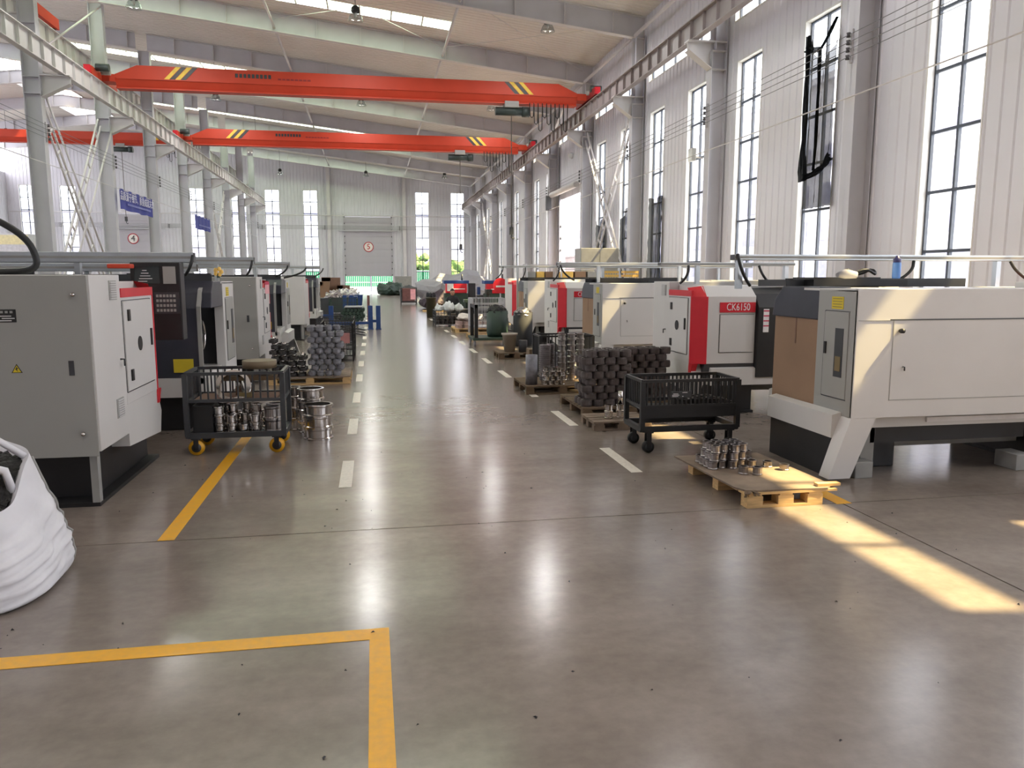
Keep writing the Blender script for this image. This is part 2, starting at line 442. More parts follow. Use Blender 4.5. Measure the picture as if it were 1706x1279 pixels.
def place_window(proto, used, loc, rz):
    wn[0] += 1
    if not used: used.append(1); o = proto; o.location = loc; o.rotation_euler = (0, 0, rz)
    else: o = dup(proto, loc, rz)
    o.name = 'window_%d' % wn[0]
    return o
wr = window(1.3, WZ0, WZ1, 2, 6, 'window_side'); u1 = []
for a, b in right_w: place_window(wr, u1, (XW, b, 0), -PI/2)
for a, b in left_w: place_window(wr, u1, (XL, a, 0), PI/2)
for a, b in rear_w: place_window(wr, u1, (b, YR, 0), PI)
wb = window(1.28, BZ0, BZ1, 2, 8, 'window_gable', 0.036); u2 = []
for a, b in back_w: place_window(wb, u2, (a, YB, 0), 0)
wc = window(5.0, 8.27, 9.0, 5, 1, 'window_strip'); u3 = []
for a, b in cler: place_window(wc, u3, (XW, b, 0), -PI/2)

# ---- roof: ribbed lining, translucent strips, ridge monitor
SKY_Y = [18.5, 31.5, 44.5, 57.5, 70.5]; SW = 0.5
XS0, XS1 = -18.0, 3.3
XM0, XM1 = -22.0, -19.2                         # ridge opening
YM0, YM1 = 16.0, 66.5
mb = MB()
def roof_strip(x0, x1):
    segs = [(YR, YB)]
    def P(u, v, d): return (v, u, roof_z(v) + d)
    hol = []
    if x0 < XS1 and x1 > XS0: hol = [(y-SW, y+SW) for y in SKY_Y]
    if x0 >= XM0 - 1e-6 and x1 <= XM1 + 1e-6: hol = [(YM0, YM1)]
    c = YR
    for a, b in hol + [(YB, YB)]:
        if a > c: ribbed(mb, P, c, a, x0, x1, 0.28, 0.03)
        c = b
cuts = [XL, XM0, XRIDGE, XM1, XS0, XS1, XW+0.1]
for a, b in zip(cuts, cuts[1:]): roof_strip(a, b)
ceil = struct('ceiling', mb, M_CEIL)
pp = None
npan = 18; pw = (XS1-XS0)/npan
for y in SKY_Y:
    for i in range(npan):
        xa = XS0 + i*pw
        m = MB(); e = 0.015
        m.add([(xa+e, y-SW, roof_z(xa+e)+0.01), (xa+pw-e, y-SW, roof_z(xa+pw-e)+0.01), (xa+pw-e, y+SW, roof_z(xa+pw-e)+0.01), (xa+e, y+SW, roof_z(xa+e)+0.01)], [(0, 1, 2, 3)])
        if pp is None: pp = m.build('skylight_panel', M_SKY, ceil); pp0 = xa; py0 = y; zz0 = roof_z(xa)
        else: inst(pp, ceil, (xa-pp0, y-py0, roof_z(xa)-zz0))
    m = MB()
    for i in range(npan+1):
        xa = XS0 + i*pw
        m.box(xa-0.03, xa+0.03, y-SW, y+SW, roof_z(xa)-0.02, roof_z(xa)+0.03)
    m.build('skylight_purlins', M_STEEL2, ceil)
# ridge monitor walls and cap
zt = 15.25
m = MB()
m.prism([(XM0-0.3, zt-0.05), (XRIDGE, zt+0.2), (XM1+0.3, zt-0.05), (XM1+0.3, zt), (XRIDGE, zt+0.26), (XM0-0.3, zt)], 'y', YM0, YM1)
for x in (XM0, XM1): m.box(x-0.03, x+0.03, YM0, YM1, roof_z(x)-0.05, roof_z(x)+0.25)
m.build('monitor_cap', M_STEEL2, ceil)
m = MB()
n = 58; st = (YM1-YM0)/n
for x in (XM0, XM1):
    for i in range(n+1): m.box(x-0.03, x+0.03, YM0+i*st-0.03, YM0+i*st+0.03, roof_z(x)+0.2, zt)
m.build('monitor_posts', M_STEEL2, ceil)
pg = None
for x in (XM0, XM1):
    for i in range(n):
        if pg is None: pg = box('pane', M_GLASS, ceil, x-0.004, x+0.004, YM0+0.03, YM0+st-0.03, roof_z(x)+0.25, zt-0.05); gx = x; gz = roof_z(x)
        else: inst(pg, ceil, (x-gx, i*st, 0))

# ---- frames: columns, rafters
def column_right():
    t = thing('steel_column', 'grey steel wall column with crane bracket standing between tall windows', 'column', group='columns along the window wall')
    m = MB()
    x0, x1, w = 9.07, 9.5, 0.32
    m.box(x0, x0+0.02, -w/2, w/2, 0, 7.62); m.box(x1-0.02, x1, -w/2, w/2, 0, 9.9); m.box(x0, x1, -0.008, 0.008, 0, 9.9)
    m.box(x0+0.1, x0+0.12, -w/2, w/2, 7.62, 9.9)
    m.build('shaft', M_STEEL, t)
    m = MB()
    m.prism([(x0+0.02, 7.15), (x0+0.02, 7.86), (8.42, 7.86), (8.42, 7.62)], 'y', -0.01, 0.01)
    m.box(8.4, 9.5, -w/2, w/2, 7.84, 7.87); m.bar((8.42, 0, 7.62), (x0+0.02, 0, 7.16), w, 0.02)
    for z in (7.15, 7.62): m.box(x0, x1, -w/2, w/2, z-0.012, z+0.012)
    m.build('bracket', M_STEEL2, t)
    return t
c0 = column_right(); c0.location = (0, FR[0], 0)
for y in FR[1:]: dup(c0, (0, y, 0))
def column_mid():
    t = thing('steel_column', 'pale grey steel column with two crane brackets standing between the bays', 'column', group='columns between the two bays')
    m = MB(); w = 0.3; x0, x1 = XC-0.25, XC+0.25
    for x in (x0, x1-0.02): m.box(x, x+0.02, -w/2, w/2, 0, 12.1)
    m.box(x0, x1, -0.008, 0.008, 0, 12.1)
    for z in (7.3, 7.8, 8.7, 9.4): m.box(x0, x1, -w/2+0.01, w/2-0.01, z-0.012, z+0.012)
    m.build('shaft', M_STEEL, t)
    m = MB()
    m.prism([(x1, 7.2), (x1, 7.86), (-9.2, 7.86), (-9.2, 7.62)], 'y', -0.01, 0.01)
    m.box(x1, -9.18, -w/2, w/2, 7.84, 7.87); m.bar((-9.2, 0, 7.62), (x1, 0, 7.2), w, 0.02)
    m.build('bracket', M_STEEL2, t)
    m = MB()
    m.prism([(x0, 9.0), (x0, 9.66), (-11.3, 9.66), (-11.3, 9.4)], 'y', -0.01, 0.01)
    m.box(-11.32, x0, -w/2, w/2, 9.64, 9.67); m.bar((-11.3, 0, 9.4), (x0, 0, 9.0), w, 0.02)
    m.build('bracket', M_STEEL2, t)
    return t
c1 = column_mid(); c1.location = (0, FR[2]+0.4, 0)
for y in FR[3:]: dup(c1, (0, y+0.4 if y < 72 else y+0.2, 0))

def rafter(x0, x1, label, group):
    t = thing('roof_rafter', label, 'roof beam', group=group)
    m = MB(); dz = 0.75
    apex = XRIDGE if x0 < XRIDGE < x1 else None
    xs_ = [x0] + ([apex] if apex else []) + [x1]
    m2 = MB()
    for a, b in zip(xs_, xs_[1:]):
        m.prism([(a, roof_z(a)-dz), (b, roof_z(b)-dz), (b, roof_z(b)-0.02), (a, roof_z(a)-0.02)], 'y', -0.007, 0.007)
        m2.bar((a, 0, roof_z(a)-dz), (b, 0, roof_z(b)-dz), 0.24, 0.025); m2.bar((a, 0, roof_z(a)-0.03), (b, 0, roof_z(b)-0.03), 0.24, 0.025)
    m.build('web', M_STEEL, t); m2.build('flange', M_STEEL2, t)
    k = x0 + 1.2
    while k < x1:
        box('stiffener', M_STEEL2, t, k-0.008, k+0.008, -0.11, 0.11, roof_z(k)-dz, roof_z(k)-0.03)
        k += 1.72
    return t
r0 = rafter(XC+0.25, 9.5, 'long grey tapered roof beam spanning the bay with the two orange cranes', 'roof beams over the crane bay')
r1 = rafter(XL+0.2, XC-0.25, 'grey roof beam with a ridge over the bay behind the column row', 'roof beams over the neighbouring bay')
r0.location.y = FR[2]; r1.location.y = FR[3]
BEAM = ['long grey roof beam in front of the nearer orange crane', 'long grey roof beam just behind the nearer orange crane', 'long grey roof beam just in front of the second orange crane', 'long grey roof beam just behind the second orange crane',
        'long grey roof beam next but one behind the second orange crane', 'third long grey roof beam behind the second orange crane', 'long grey roof beam next to the last one by the back wall', 'last long grey roof beam close to the back wall']
r0['label'] = BEAM[0]
for y, lb in zip(FR[3:], BEAM[1:]): dup(r0, (0, y, 0), label=lb)
for y in FR[4:]: dup(r1, (0, y, 0))
# struts along the hall between the roof beams
for x in (-3.6, 3.05):
    for y0, y1 in zip(FR[1:], FR[2:]):
        o = MB().tube([(x, y0+0.12, roof_z(x)-0.62), (x, y1-0.12, roof_z(x)-0.62)], 0.055, 8).build('roof_strut', M_STEEL2)
        tag(o, 'white steel pipe strut running between two roof beams', 'strut', 'pipe struts under the roof')
for x in (9.1,):
    for y0, y1 in zip(FR[1:], FR[2:]):
        o = MB().tube([(x, y0+0.2, 9.86), (x, y1-0.2, 9.86)], 0.06, 8).build('eaves_strut', M_STEEL2)
        tag(o, 'pale steel pipe strut along the eaves of the window wall', 'strut', 'eaves struts above the crane rail')
# thin roof bracing rods
for (xa, xb) in ((-3.6, 3.05), (3.05, 9.0)):
    for y0, y1 in ((FR[2], FR[3]), (FR[7], FR[8])):
        for s in (0, 1):
            a, b = (xa, xb) if s == 0 else (xb, xa)
            o = MB().tube([(a, y0+0.15, roof_z(a)-0.3), (b, y1-0.15, roof_z(b)-0.3)], 0.013, 5).build('bracing_rod', M_STEEL2)
            tag(o, 'thin steel rod crossing under the roof lining', 'rod', 'cross bracing rods of the roof')

# ---- crane rails
def rail(x, z0, z1, w, ya, yb, label, side):
    M_STEEL2 = M_RAILSHADE if side > 0 else MATS['painted_steel_pale']  # window side rail takes the shaded copy of the pale steel
    t = thing('crane_rail', label, 'crane rail', (x, ya, 0))
    m = MB(); L = yb-ya
    m.box(-0.006, 0.006, 0, L, z0, z1)
    m.build('web', M_STEEL2, t)
    m = MB(); m.box(-w/2, w/2, 0, L, z0, z0+0.022); m.box(-w/2-0.02, w/2+0.02, 0, L, z1-0.025, z1)
    m.build('flange', M_STEEL2, t)
    box('rail_bar', M_DKRED, t, -0.03, 0.03, 0, L, z1, z1+0.06)
    st = None; y = 0.4
    while y < L:
        if st is None: st = box('stiffener', M_STEEL2, t, -w/2+0.01, w/2-0.01, -0.006, 0.006, z0, z1); st.location.y = y
        else: inst(st, t, (0, y, 0))
        y += 0.81
    return t
rail(8.6, 7.88, 8.42, 0.2, 8.0, YB-0.4, 'long pale crane rail beam with dark red bar on the window wall', 1)
rail(-9.4, 7.88, 8.49, 0.2, 14.0, 72.8, 'long pale crane rail beam on the column row facing the aisle', -1)
rail(-11.1, 9.68, 10.35, 0.24, 20.0, 72.8, 'higher pale crane rail beam behind the column row', -1)

# ---- ladder bracing between columns
def ladder_brace(name, p, q, label, group, axis_x, w=0.34):
    t = thing(name, label, 'bracing', p, group=group)
    p = Vector(p); q = Vector(q)-p; d = q.normalized(); side = Vector((0, -d.z, d.y))*w/2 if axis_x else Vector((w/2, 0, 0))
    for s in (-1, 1): MB().bar(side*s, q+side*s, 0.06, 0.06).build('chord', M_STEEL2, t)
    n = int(q.length/0.75)
    for i in range(1, n): MB().bar(q*i/n-side, q*i/n+side, 0.05, 0.04).build('batten', M_STEEL2, t)
def x_brace(x, ya, yb, z0, z1, label, group, w=0.34):
    zm = (z0+z1)/2
    ladder_brace('cross_brace', (x, ya, z0), (x, yb, z1), label, group, True, w)
    ladder_brace('cross_brace', (x+0.07, yb, z0), (x+0.07, ya, z1), label, group, True, w)
x_brace(XC-0.1, FR[2]+0.6, FR[3]+0.2, 0.3, 7.6, 'ladder shaped steel cross brace between columns of the middle row', 'ladder bracing in the column row')
x_brace(XC-0.1, FR[6]+0.6, FR[7]+0.2, 0.3, 7.6, 'ladder shaped steel cross brace between columns of the middle row', 'ladder bracing in the column row')
x_brace(9.2, FR[2]+0.2, FR[3]-0.2, 0.8, 7.6, 'ladder shaped steel cross brace in front of the window wall', 'ladder bracing along the window wall', 0.4)
x_brace(9.2, FR[7]+0.2, FR[8]-0.2, 0.8, 7.6, 'ladder shaped steel cross brace in front of the window wall', 'ladder bracing along the window wall', 0.4)
for x, y0, y1 in ((XC+0.29, FR[2]+0.5, FR[3]+0.3), ):
    for a, b in ((y0, y1), (y1, y0)):
        o = MB().tube([(x, a, 7.3), (x, b, 0.4)], 0.035, 6).build('brace_rod', M_STEEL2)
        tag(o, 'slim pale steel rod crossing between two columns of the middle row', 'rod', 'brace rods in the column row')
o = MB().tube([(XC+0.2, FR[3]+0.4, 12.0), (XC+0.2, FR[2]+0.5, 8.6)], 0.035, 6).build('brace_rod', M_STEEL2); tag(o, 'slim slanting steel rod above the crane rail of the column row', 'rod')
for y0, y1 in ((FR[3], FR[4]), ):
    for a, b in ((y0+0.2, (y0+y1)/2), (y1-0.2, (y0+y1)/2)):
        o = MB().bar((9.2, a, 8.7), (9.2, b, 9.85), 0.09, 0.09).build('eaves_brace', M_STEEL2); tag(o, 'short pale knee brace above the crane rail on the window wall', 'bracing', 'knee braces under the eaves')

# ---- gable columns on the back wall, conduit, doors
for x in (-3.9, 3.07):
    o = MB().box(x-0.15, x+0.15, YB-0.42, YB-0.40, 0, roof_z(x)-0.2).box(x-0.008, x+0.008, YB-0.4, YB-0.03, 0, roof_z(x)-0.2).box(x-0.15, x+0.15, YB-0.05, YB-0.03, 0, roof_z(x)-0.2).build('gable_column', M_STEEL2)
    tag(o, 'pale steel column against the back wall beside the half open sectional door', 'column', 'columns flanking the sectional door')
for z, xa, xb in ((7.24, XL+0.3, XW-0.3),):
    o = MB().tube([(xa, YB-0.5, z), (xb, YB-0.5, z)], 0.05, 6).build('wall_conduit', M_STEEL2); tag(o, 'pale horizontal pipe running across the back wall above the doors', 'pipe')
def sect_door(name, D, zb, number, ycentre, rz, loc):
    root = sempty(name, loc); root.rotation_euler = (0, 0, rz)
    w = D[1]-D[0]; h = D[3]
    n = max(2, int(round((h-zb)/0.62))); ph = (h-zb)/n
    p = box('panel', M_DOOR, root, -w/2+0.02, w/2-0.02, 0.02, 0.07, zb+0.006, zb+ph-0.006, 0.004)
    for i in range(1, n): inst(p, root, (0, 0, i*ph))
    box('joint_light_stop', M_DOOR, root, -w/2+0.02, w/2-0.02, 0.072, 0.08, zb+0.006, h-0.006)  # added behind the panels to stop daylight showing through their joints
    for s in (-1, 1):
        box('track', M_STEEL, root, s*(w/2+0.02)-0.05, s*(w/2+0.02)+0.05, -0.09, 0.0, 0, h+0.2)
        m = MB()
        for i in range(n+3): m.box(s*(w/2-0.06)-0.04, s*(w/2-0.06)+0.04, -0.03, 0.02, 0.5+i*0.6, 0.62+i*0.6)
        m.build('hinges', M_CHAR, root)
    box('torsion_bar', M_STEEL, root, -w/2-0.5, w/2+0.5, -0.2, -0.1, 5.85, 5.97)
    if number:
        m = MB(); m.cyl((0, -0.01, ycentre), 0.46, 0.02, 28, 'y'); m.build('number_disc', M_PAPER, root)
        m = MB(); m.lathe([(0.40, 0), (0.47, 0), (0.47, -0.02), (0.40, -0.02), (0.40, 0)], (0, -0.005, ycentre), 28, 'y'); m.build('number_ring', mat('sign_red', (190, 40, 52), 0.6), root)
        text('number', number, 0.72, MATS['sign_red'] if number == '5' else M_INSUL, root, (0, -0.04, ycentre), (PI/2, 0, 0), 0.01)
    return root
sect_door('door_1', D5, 1.65, '5', 4.4, 0, ((D5[0]+D5[1])/2, YB, 0))
sect_door('door_2', D4, 0.02, '4', 5.0, 0, ((D4[0]+D4[1])/2, YB, 0))
# rolled door on the window wall: panel hangs above the opening
sd = sect_door('door_3', (RDOOR[0], RDOOR[1], 0, 8.0), 5.5, None, 0, -PI/2, (XW, (RDOOR[0]+RDOOR[1])/2, 0))
o = MB().tube([(9.1, RDOOR[0]-0.1, 5.75), (9.1, RDOOR[1]+0.2, 5.75)], 0.14, 10).build('door_roller', M_STEEL2); tag(o, 'pale horizontal roller tube across the doorway in the window wall', 'roller')
o = MB().box(8.85, 9.1, RDOOR[1]+0.2, RDOOR[1]+0.5, 5.0, 5.7).build('door_motor', M_CHAR, bevel=0.01); tag(o, 'dark drive box at the end of the doorway roller', 'motor')
# jamb trims of the open doorways
struct('trim_1', MB().box(D5[0]-0.06, D5[0], YB-0.02, YB+0.25, 0, 7.2).box(D5[1], D5[1]+0.06, YB-0.02, YB+0.25, 0, 7.2), M_STEEL)
struct('trim_2', MB().box(XW-0.02, XW+0.25, RDOOR[0]-0.08, RDOOR[0], 0, 5.5).box(XW-0.02, XW+0.25, RDOOR[1], RDOOR[1]+0.08, 0, 5.5), M_REVEAL)

# ================================================================== outside
o = MB().box(-90, 90, YB+0.3, 190, -0.12, -0.02).box(XW+0.3, 90, -60, YB+0.3, -0.12, -0.02).build('outside_ground', M_GND); o['kind'] = 'structure'
fy = 84.0
t = thing('yard_fence', 'bar fence with green mesh seen under the half open sectional door', 'fence', (0, fy, 0))
box('green_mesh', M_FENCEG, t, -7, 7, 0.04, 0.045, 0.55, 2.3)
for z in (0.5, 1.0, 2.2): box('rail', M_STEEL, t, -7, 7, -0.02, 0.02, z-0.03, z+0.03)
b0 = None
for i in range(70):
    if b0 is None: b0 = box('bar', M_STEEL, t, -0.015, 0.015, -0.015, 0.015, 0.05, 2.3); b0.location = (-6.9, 0, 0)
    else: inst(b0, t, (-6.9+i*0.2, 0, 0))
for x in (-3.6, -0.2, 3.4): box('post', M_FRAME, t, x-0.05, x+0.05, -0.06, 0.06, 0, 2.5)
def tree(x, y, h, label):
    t = thing('tree', label, 'tree', (x, y, 0), group='trees in the yard')
    MB().tube([(0, 0, 0), (0.1, 0, h*0.3), (0, 0.05, h*0.62)], [0.12, 0.09, 0.05], 8).build('trunk', M_BARK, t)
    bm = bmesh.new()
    for k in range(16):
        bmesh.ops.create_icosphere(bm, subdivisions=2, radius=random.uniform(0.5, 0.95)*h/5.5, matrix=Matrix.Translation((random.gauss(0, 0.16)*h, random.gauss(0, 0.12)*h, h*random.uniform(0.32, 0.9))))
    for v in bm.verts: v.co += Vector((random.uniform(-1, 1), random.uniform(-1, 1), random.uniform(-1, 1)))*0.14
    me = bpy.data.meshes.new('crown'); bm.to_mesh(me); bm.free(); me.materials.append(M_LEAF)
    c = bpy.data.objects.new('crown', me); COL.objects.link(c); c.parent = t
for x, y, h in ((5.2, 86, 4.6), (9.2, 86.5, 4.4), (3.2, 92, 4.0), (-8.5, 90, 2.6)):
    tree(x, y, h, 'bright green leafy tree standing in the yard beyond the back windows')
t = thing('yard_building', 'pale workshop building with grey bands across the yard', 'building', (0, 100, 0))
box('wall', M_BLDW, t, -60, 40, 0, 8, 0, 10.2)
for z in (2.4, 4.4, 6.6, 8.4): box('window_band', M_BLDG, t, -60, 40, -0.06, 0.02, z, z+1.0)
box('roof_edge', M_BLDW, t, -60.3, 40.3, -0.3, 8.3, 10.2, 10.5)
t = thing('neighbour_building', 'white neighbouring block with grey louvres seen through the side doorway', 'building', (22, 40, 0))
box('wall', M_BLDW, t, 0, 8, -16, 22, 0, 11)
for z in (1.6, 3.4, 5.2, 7.0):
    for y in range(-15, 20, 4): box('louvre', M_BLDG, t, -0.05, 0.02, y, y+3, z, z+1.0)
box('roof_edge', M_BLDW, t, -0.3, 8.3, -16.3, 22.3, 11, 11.3)
# ================================================================== cranes
def crane(y, x0, x1, zr, label, xr0, xr1, hx, scale_txt=True, hook_z=4.0):
    """zr = rail top; girder hangs between x0 and x1; rails at xr0, xr1"""
    t = thing('bridge_crane', label, 'crane', (0, y, 0))
    zb, ze, zt = zr-0.17, zr+0.17, zr+0.62
    prof = [(-0.28, zt), (-0.28, ze), (-0.13, zb+0.06), (-0.2, zb+0.05), (-0.2, zb), (0.2, zb), (0.2, zb+0.05), (0.13, zb+0.06), (0.28, ze), (0.28, zt)]
    m = MB(); n = len(prof)
    def sec(x, top): return [(x, p[0], min(p[1], top)) for p in prof]
    rings = [sec(x0, ze+0.12), sec(x0+0.75, zt), sec(x1-0.75, zt), sec(x1, ze+0.12)]
    vs = [p for r in rings for p in r]; fs = [tuple(range(n)), tuple(range(4*n-1, 3*n-1, -1))]
    for i in range(3):
        for k in range(n): fs.append((i*n+k, i*n+(k+1) % n, (i+1)*n+(k+1) % n, (i+1)*n+k))
    m.add(vs, fs); g = m.build('girder', M_ORANGE, t)
    MB().box(x0+0.05, x1-0.05, -0.295, -0.28, ze-0.03, ze+0.005).build('edge_strip', M_ORANGE, g)
    def stripes(xc, sgn):
        for i in range(4):
            xa = xc + sgn*i*0.19
            m = MB(); sh = sgn*0.42
            m.prism([(xa, ze+0.01), (xa+sgn*0.17, ze+0.01), (xa+sgn*0.17+sh, zt-0.005), (xa+sh, zt-0.005)], 'y', -0.288, -0.278)
            m.build('warning_stripe', M_STRIPEY if i % 2 == 0 else M_BLACK, g)
    stripes(x0+1.65, 1); stripes(x1-1.75, -1)
    if scale_txt:
        # blurred maker's lettering: a row of short dark strokes and a thinner line
        for i in range(9): box('lettering', M_CHAR, g, x0+4.1+i*0.145, x0+4.2+i*0.145, -0.288, -0.279, ze+0.17, ze+0.31)
        for i in range(8): box('lettering', M_DKRED, g, x0+5.6+i*0.15, x0+5.72+i*0.15, -0.288, -0.279, ze+0.14, ze+0.2)
    for xr, xe, s in ((xr0, x0, 1), (xr1, x1, -1)):
        c = MB().box(xr-0.12, xr+0.12, -1.35, 1.35, zr+0.02, zr+0.3).build('end_carriage', M_ORANGE if s > 0 else M_DKRED, t, 0.01)
        box('connection', M_ORANGE, t, min(xr, xe), max(xr, xe), -0.3, 0.3, zr+0.03, zr+0.28)
        for yy in (-1.15, 1.15):
            MB().cyl((xr-0.06, yy, zr+0.115), 0.11, 0.12, 12, 'x').build('wheel', M_BLACK, c)
            box('bumper', M_RED, c, xr-0.1, xr+0.1, yy+(0.2 if yy > 0 else -0.3), yy+(0.3 if yy > 0 else -0.2), zr+0.05, zr+0.3)
        MB().cyl((xr+s*0.15, -0.95, zr+0.33), 0.13, 0.42, 12, 'x').build('drive_motor', M_MOTOR, t)
        MB().cyl((xr+s*0.2, -0.6, zr+0.25), 0.09, 0.3, 10, 'x').build('gearbox', M_CAST, t)
    # hoist
    h = MB().box(hx-0.28, hx+0.28, -0.24, 0.24, zb-0.14, zb+0.1).build('hoist', M_CAST, t, 0.02)
    MB().cyl((hx-0.62, 0, zb-0.26), 0.16, 1.2, 14, 'x').build('hoist_drum', M_MOTOR, h)
    MB().cyl((hx+0.45, 0, zb-0.26), 0.19, 0.28, 14, 'x').build('hoist_motor', M_MOTOR, h)
    MB().tube([(hx+0.02, 0, zb-0.4), (hx+0.02, 0, hook_z+0.35)], 0.02, 6).build('rope', M_ROPE, h)
    m = MB(); m.box(hx-0.06, hx+0.1, -0.05, 0.05, hook_z+0.1, hook_z+0.4)
    m.tube([(hx+0.02, 0, hook_z+0.1), (hx+0.02, 0, hook_z), (hx+0.08, 0, hook_z-0.07), (hx+0.14, 0, hook_z-0.02)], 0.025, 6)
    m.build('hook', M_CHAR, h)
    # festoon cable loops
    for k in range(9):
        xx = x1 - 1.9 + k*0.17; d = 0.45 + 0.25*((k*7) % 3)
        MB().tube([(xx, -0.24, zb+0.05), (xx+0.02, -0.25, zb-d), (xx+0.09, -0.25, zb-d-0.06), (xx+0.15, -0.25, zb-d), (xx+0.17, -0.24, zb+0.05)], 0.018, 5).build('festoon_cable', M_CABLE, t)
    return t
crane(31.0, -8.86, 8.1, 8.48, 'nearer orange bridge crane with yellow black stripes and green hoist', -9.4, 8.6, 5.5, True, 3.2)
crane(43.0, -8.86, 8.0, 8.46, 'second orange bridge crane behind the nearer one', -9.4, 8.6, 4.8, True, 3.0)
crane(56.5, -30.2, -11.6, 10.4, 'red bridge crane spanning the bay behind the column row', -30.6, -11.1, -16.2, False, 5.2)
# end of another crane parked on the higher rail behind the columns
t = thing('crane_carriage', 'orange crane end carriage parked on the higher rail behind the columns', 'crane part', (-11.1, 30.6, 10.42))
box('beam', M_ORANGE, t, -0.14, 0.14, -1.3, 1.3, 0.05, 0.42, 0.01)
for yy in (-1.1, 1.1): MB().cyl((-0.06, yy, 0.1), 0.1, 0.12, 12, 'x').build('wheel', M_BLACK, t)

# ================================================================== high bay lamps (each holds its own light)
def lamp(x, y, z, label, group):
    t = thing('high_bay_lamp', label, 'lamp', (x, y, z), group=group)
    MB().lathe([(0.0, 0.28), (0.07, 0.28), (0.13, 0.22), (0.15, 0.1), (0.12, 0.06), (0.0, 0.06)], n=14).build('ballast_housing', M_BLACK, t)
    MB().lathe([(0.11, 0.08), (0.2, -0.04), (0.25, -0.2), (0.245, -0.2), (0.195, -0.04), (0.105, 0.08), (0.11, 0.08)], n=18).build('reflector', M_LAMPGL, t)
    MB().tube([(0, 0, 0.26), (0, 0, roof_z(x)-z)], 0.012, 5).build('stem', M_CHAR, t)
    MB().lathe([(0.0, 0.06), (0.045, 0.05), (0.055, -0.05), (0.0, -0.12)], n=10).build('bulb', M_PAPER, t)
    L = bpy.data.lights.new('lamp_light', 'SPOT'); L.energy = LAMP_W; L.color = (1.0, 0.95, 0.93); L.shadow_soft_size = 0.24; L.spot_size = R(172); L.spot_blend = 0.35
    lo = bpy.data.objects.new('lamp_light', L); COL.objects.link(lo); lo.parent = t; lo.location = (0, 0, -0.16)
for y in (1, 14, 27.4, 40.4, 53.5, 66.6):  # nearest rows hang out of view, added to brighten the foreground
    for x in (-7.2, -0.35, 6.15):
        lamp(x, y, 10.2 if y != 66.6 else 10.0, 'hanging high bay lamp with black top and clear reflector over the crane bay', 'lamps over the crane bay')
for y in (27, 40.4, 60):  # lamps added over this bay for their light
    for x in (-15, -24.5):
        lamp(x, y, 11.4, 'added high bay lamp with black top over the bay behind the columns', 'lamps added over the neighbouring bay')

# ================================================================== conductor wires, cables, banners, curtains
def insulator(x, y, z, sx, label, group):
    t = thing('insulator_rack', label, 'insulator', (x, y, z), group=group)
    box('bracket', M_STEEL, t, -0.02, 0.02, -0.03, 0.03, -0.1, 0.52)
    for k in range(4): MB().lathe([(0.0, -0.045), (0.04, -0.04), (0.028, 0), (0.04, 0.04), (0.0, 0.045)], (sx*0.08, 0, k*0.135), 10).build('insulator', M_INSUL, t)
for y in FR: insulator(9.05, y, 5.76, -1, 'rack of four dark insulators on a window wall column', 'insulators on the window wall')
for y in FR[2:]: insulator(-10.03, y+0.4, 5.94, 1, 'rack of four dark insulators on a middle row column', 'insulators on the column row')
for k in range(4):
    o = MB().tube([(8.97, 4.0, 5.76+k*0.135), (8.97, YB-0.6, 5.76+k*0.135)], 0.008, 5).build('conductor_wire', M_WIRE); tag(o, 'thin conductor wire strung along the window wall columns', 'wire', 'conductor wires on the window wall')
    o = MB().tube([(-9.95, 20.0, 5.94+k*0.135), (-9.95, YB-0.6, 5.94+k*0.135)], 0.008, 5).build('conductor_wire', M_WIRE); tag(o, 'thin conductor wire strung along the middle row columns', 'wire', 'conductor wires on the column row')
    o = MB().tube([(-28.0, YB-0.55, 6.0+k*0.1), (8.9, YB-0.55, 6.0+k*0.1)], 0.014, 5).build('conductor_wire', M_WIRE); tag(o, 'thin conductor wire strung across the back wall', 'wire', 'conductor wires on the back wall')
for x in (-27, -18, -9.9, -4.3, 2.6, 8.8):
    t = thing('insulator_rack', 'small rack holding the wires off the back wall', 'insulator', (x, YB, 6.0), group='insulators on the back wall')
    for k in range(4): box('arm', M_INSUL, t, -0.02, 0.02, -0.57, 0.0, k*0.1-0.02, k*0.1+0.02)
o = MB().tube([(-9.9, 20, 5.12), (-9.9, 72, 5.08)], 0.014, 5).build('banner_cable', M_STEEL2); tag(o, 'white cable carrying the blue banners along the column row', 'cable')
o = MB().tube([(9.0, 4, 5.02), (9.0, 70, 5.02)], 0.014, 5).build('wall_cable', M_STEEL2); tag(o, 'white cable strung along the window wall at mid height', 'cable')
def banner(y0, y1, z0, z1, body, label):
    t = thing('slogan_banner', label, 'banner', (-9.9, y0, 0))
    m = MB(); n = 24
    vs = []
    for i in range(n+1):
        y = (y1-y0)*i/n; d = 0.03*math.sin(i*1.1)
        vs += [(d, y, z0+0.02*math.sin(i*0.7)), (d, y, z1)]
    m.add(vs, [(2*i, 2*i+2, 2*i+3, 2*i+1) for i in range(n)], True)
    m.add([(v[0]-0.01, v[1], v[2]) for v in vs], [(2*i, 2*i+1, 2*i+3, 2*i+2) for i in range(n)], True)
    m.build('cloth', M_BANNER, t)
    text('lettering', body, 0.40, M_BANTXT, t, (0.06, (y1-y0)/2, z1-0.3), (PI/2, 0, PI/2), 0.004, 'CENTER', 0.93)
    for k in range(20): box('small_lettering', mat('banner_small', (128, 134, 196), 0.7), t, 0.045, 0.05, 0.8+k*0.17, 0.92+k*0.17, z0+0.2, z0+0.28)
banner(33.95, 38.5, 4.33, 5.14, '\u54c1\u8d28\u6e90\u4e8e\u7ec6\u8282\u3001\u8d28\u91cf\u6210\u5c31\u672a\u6765', 'blue slogan banner with white characters hanging between columns')
banner(47.4, 51.4, 4.36, 5.14, '', 'second blue banner hanging farther along the same cable')

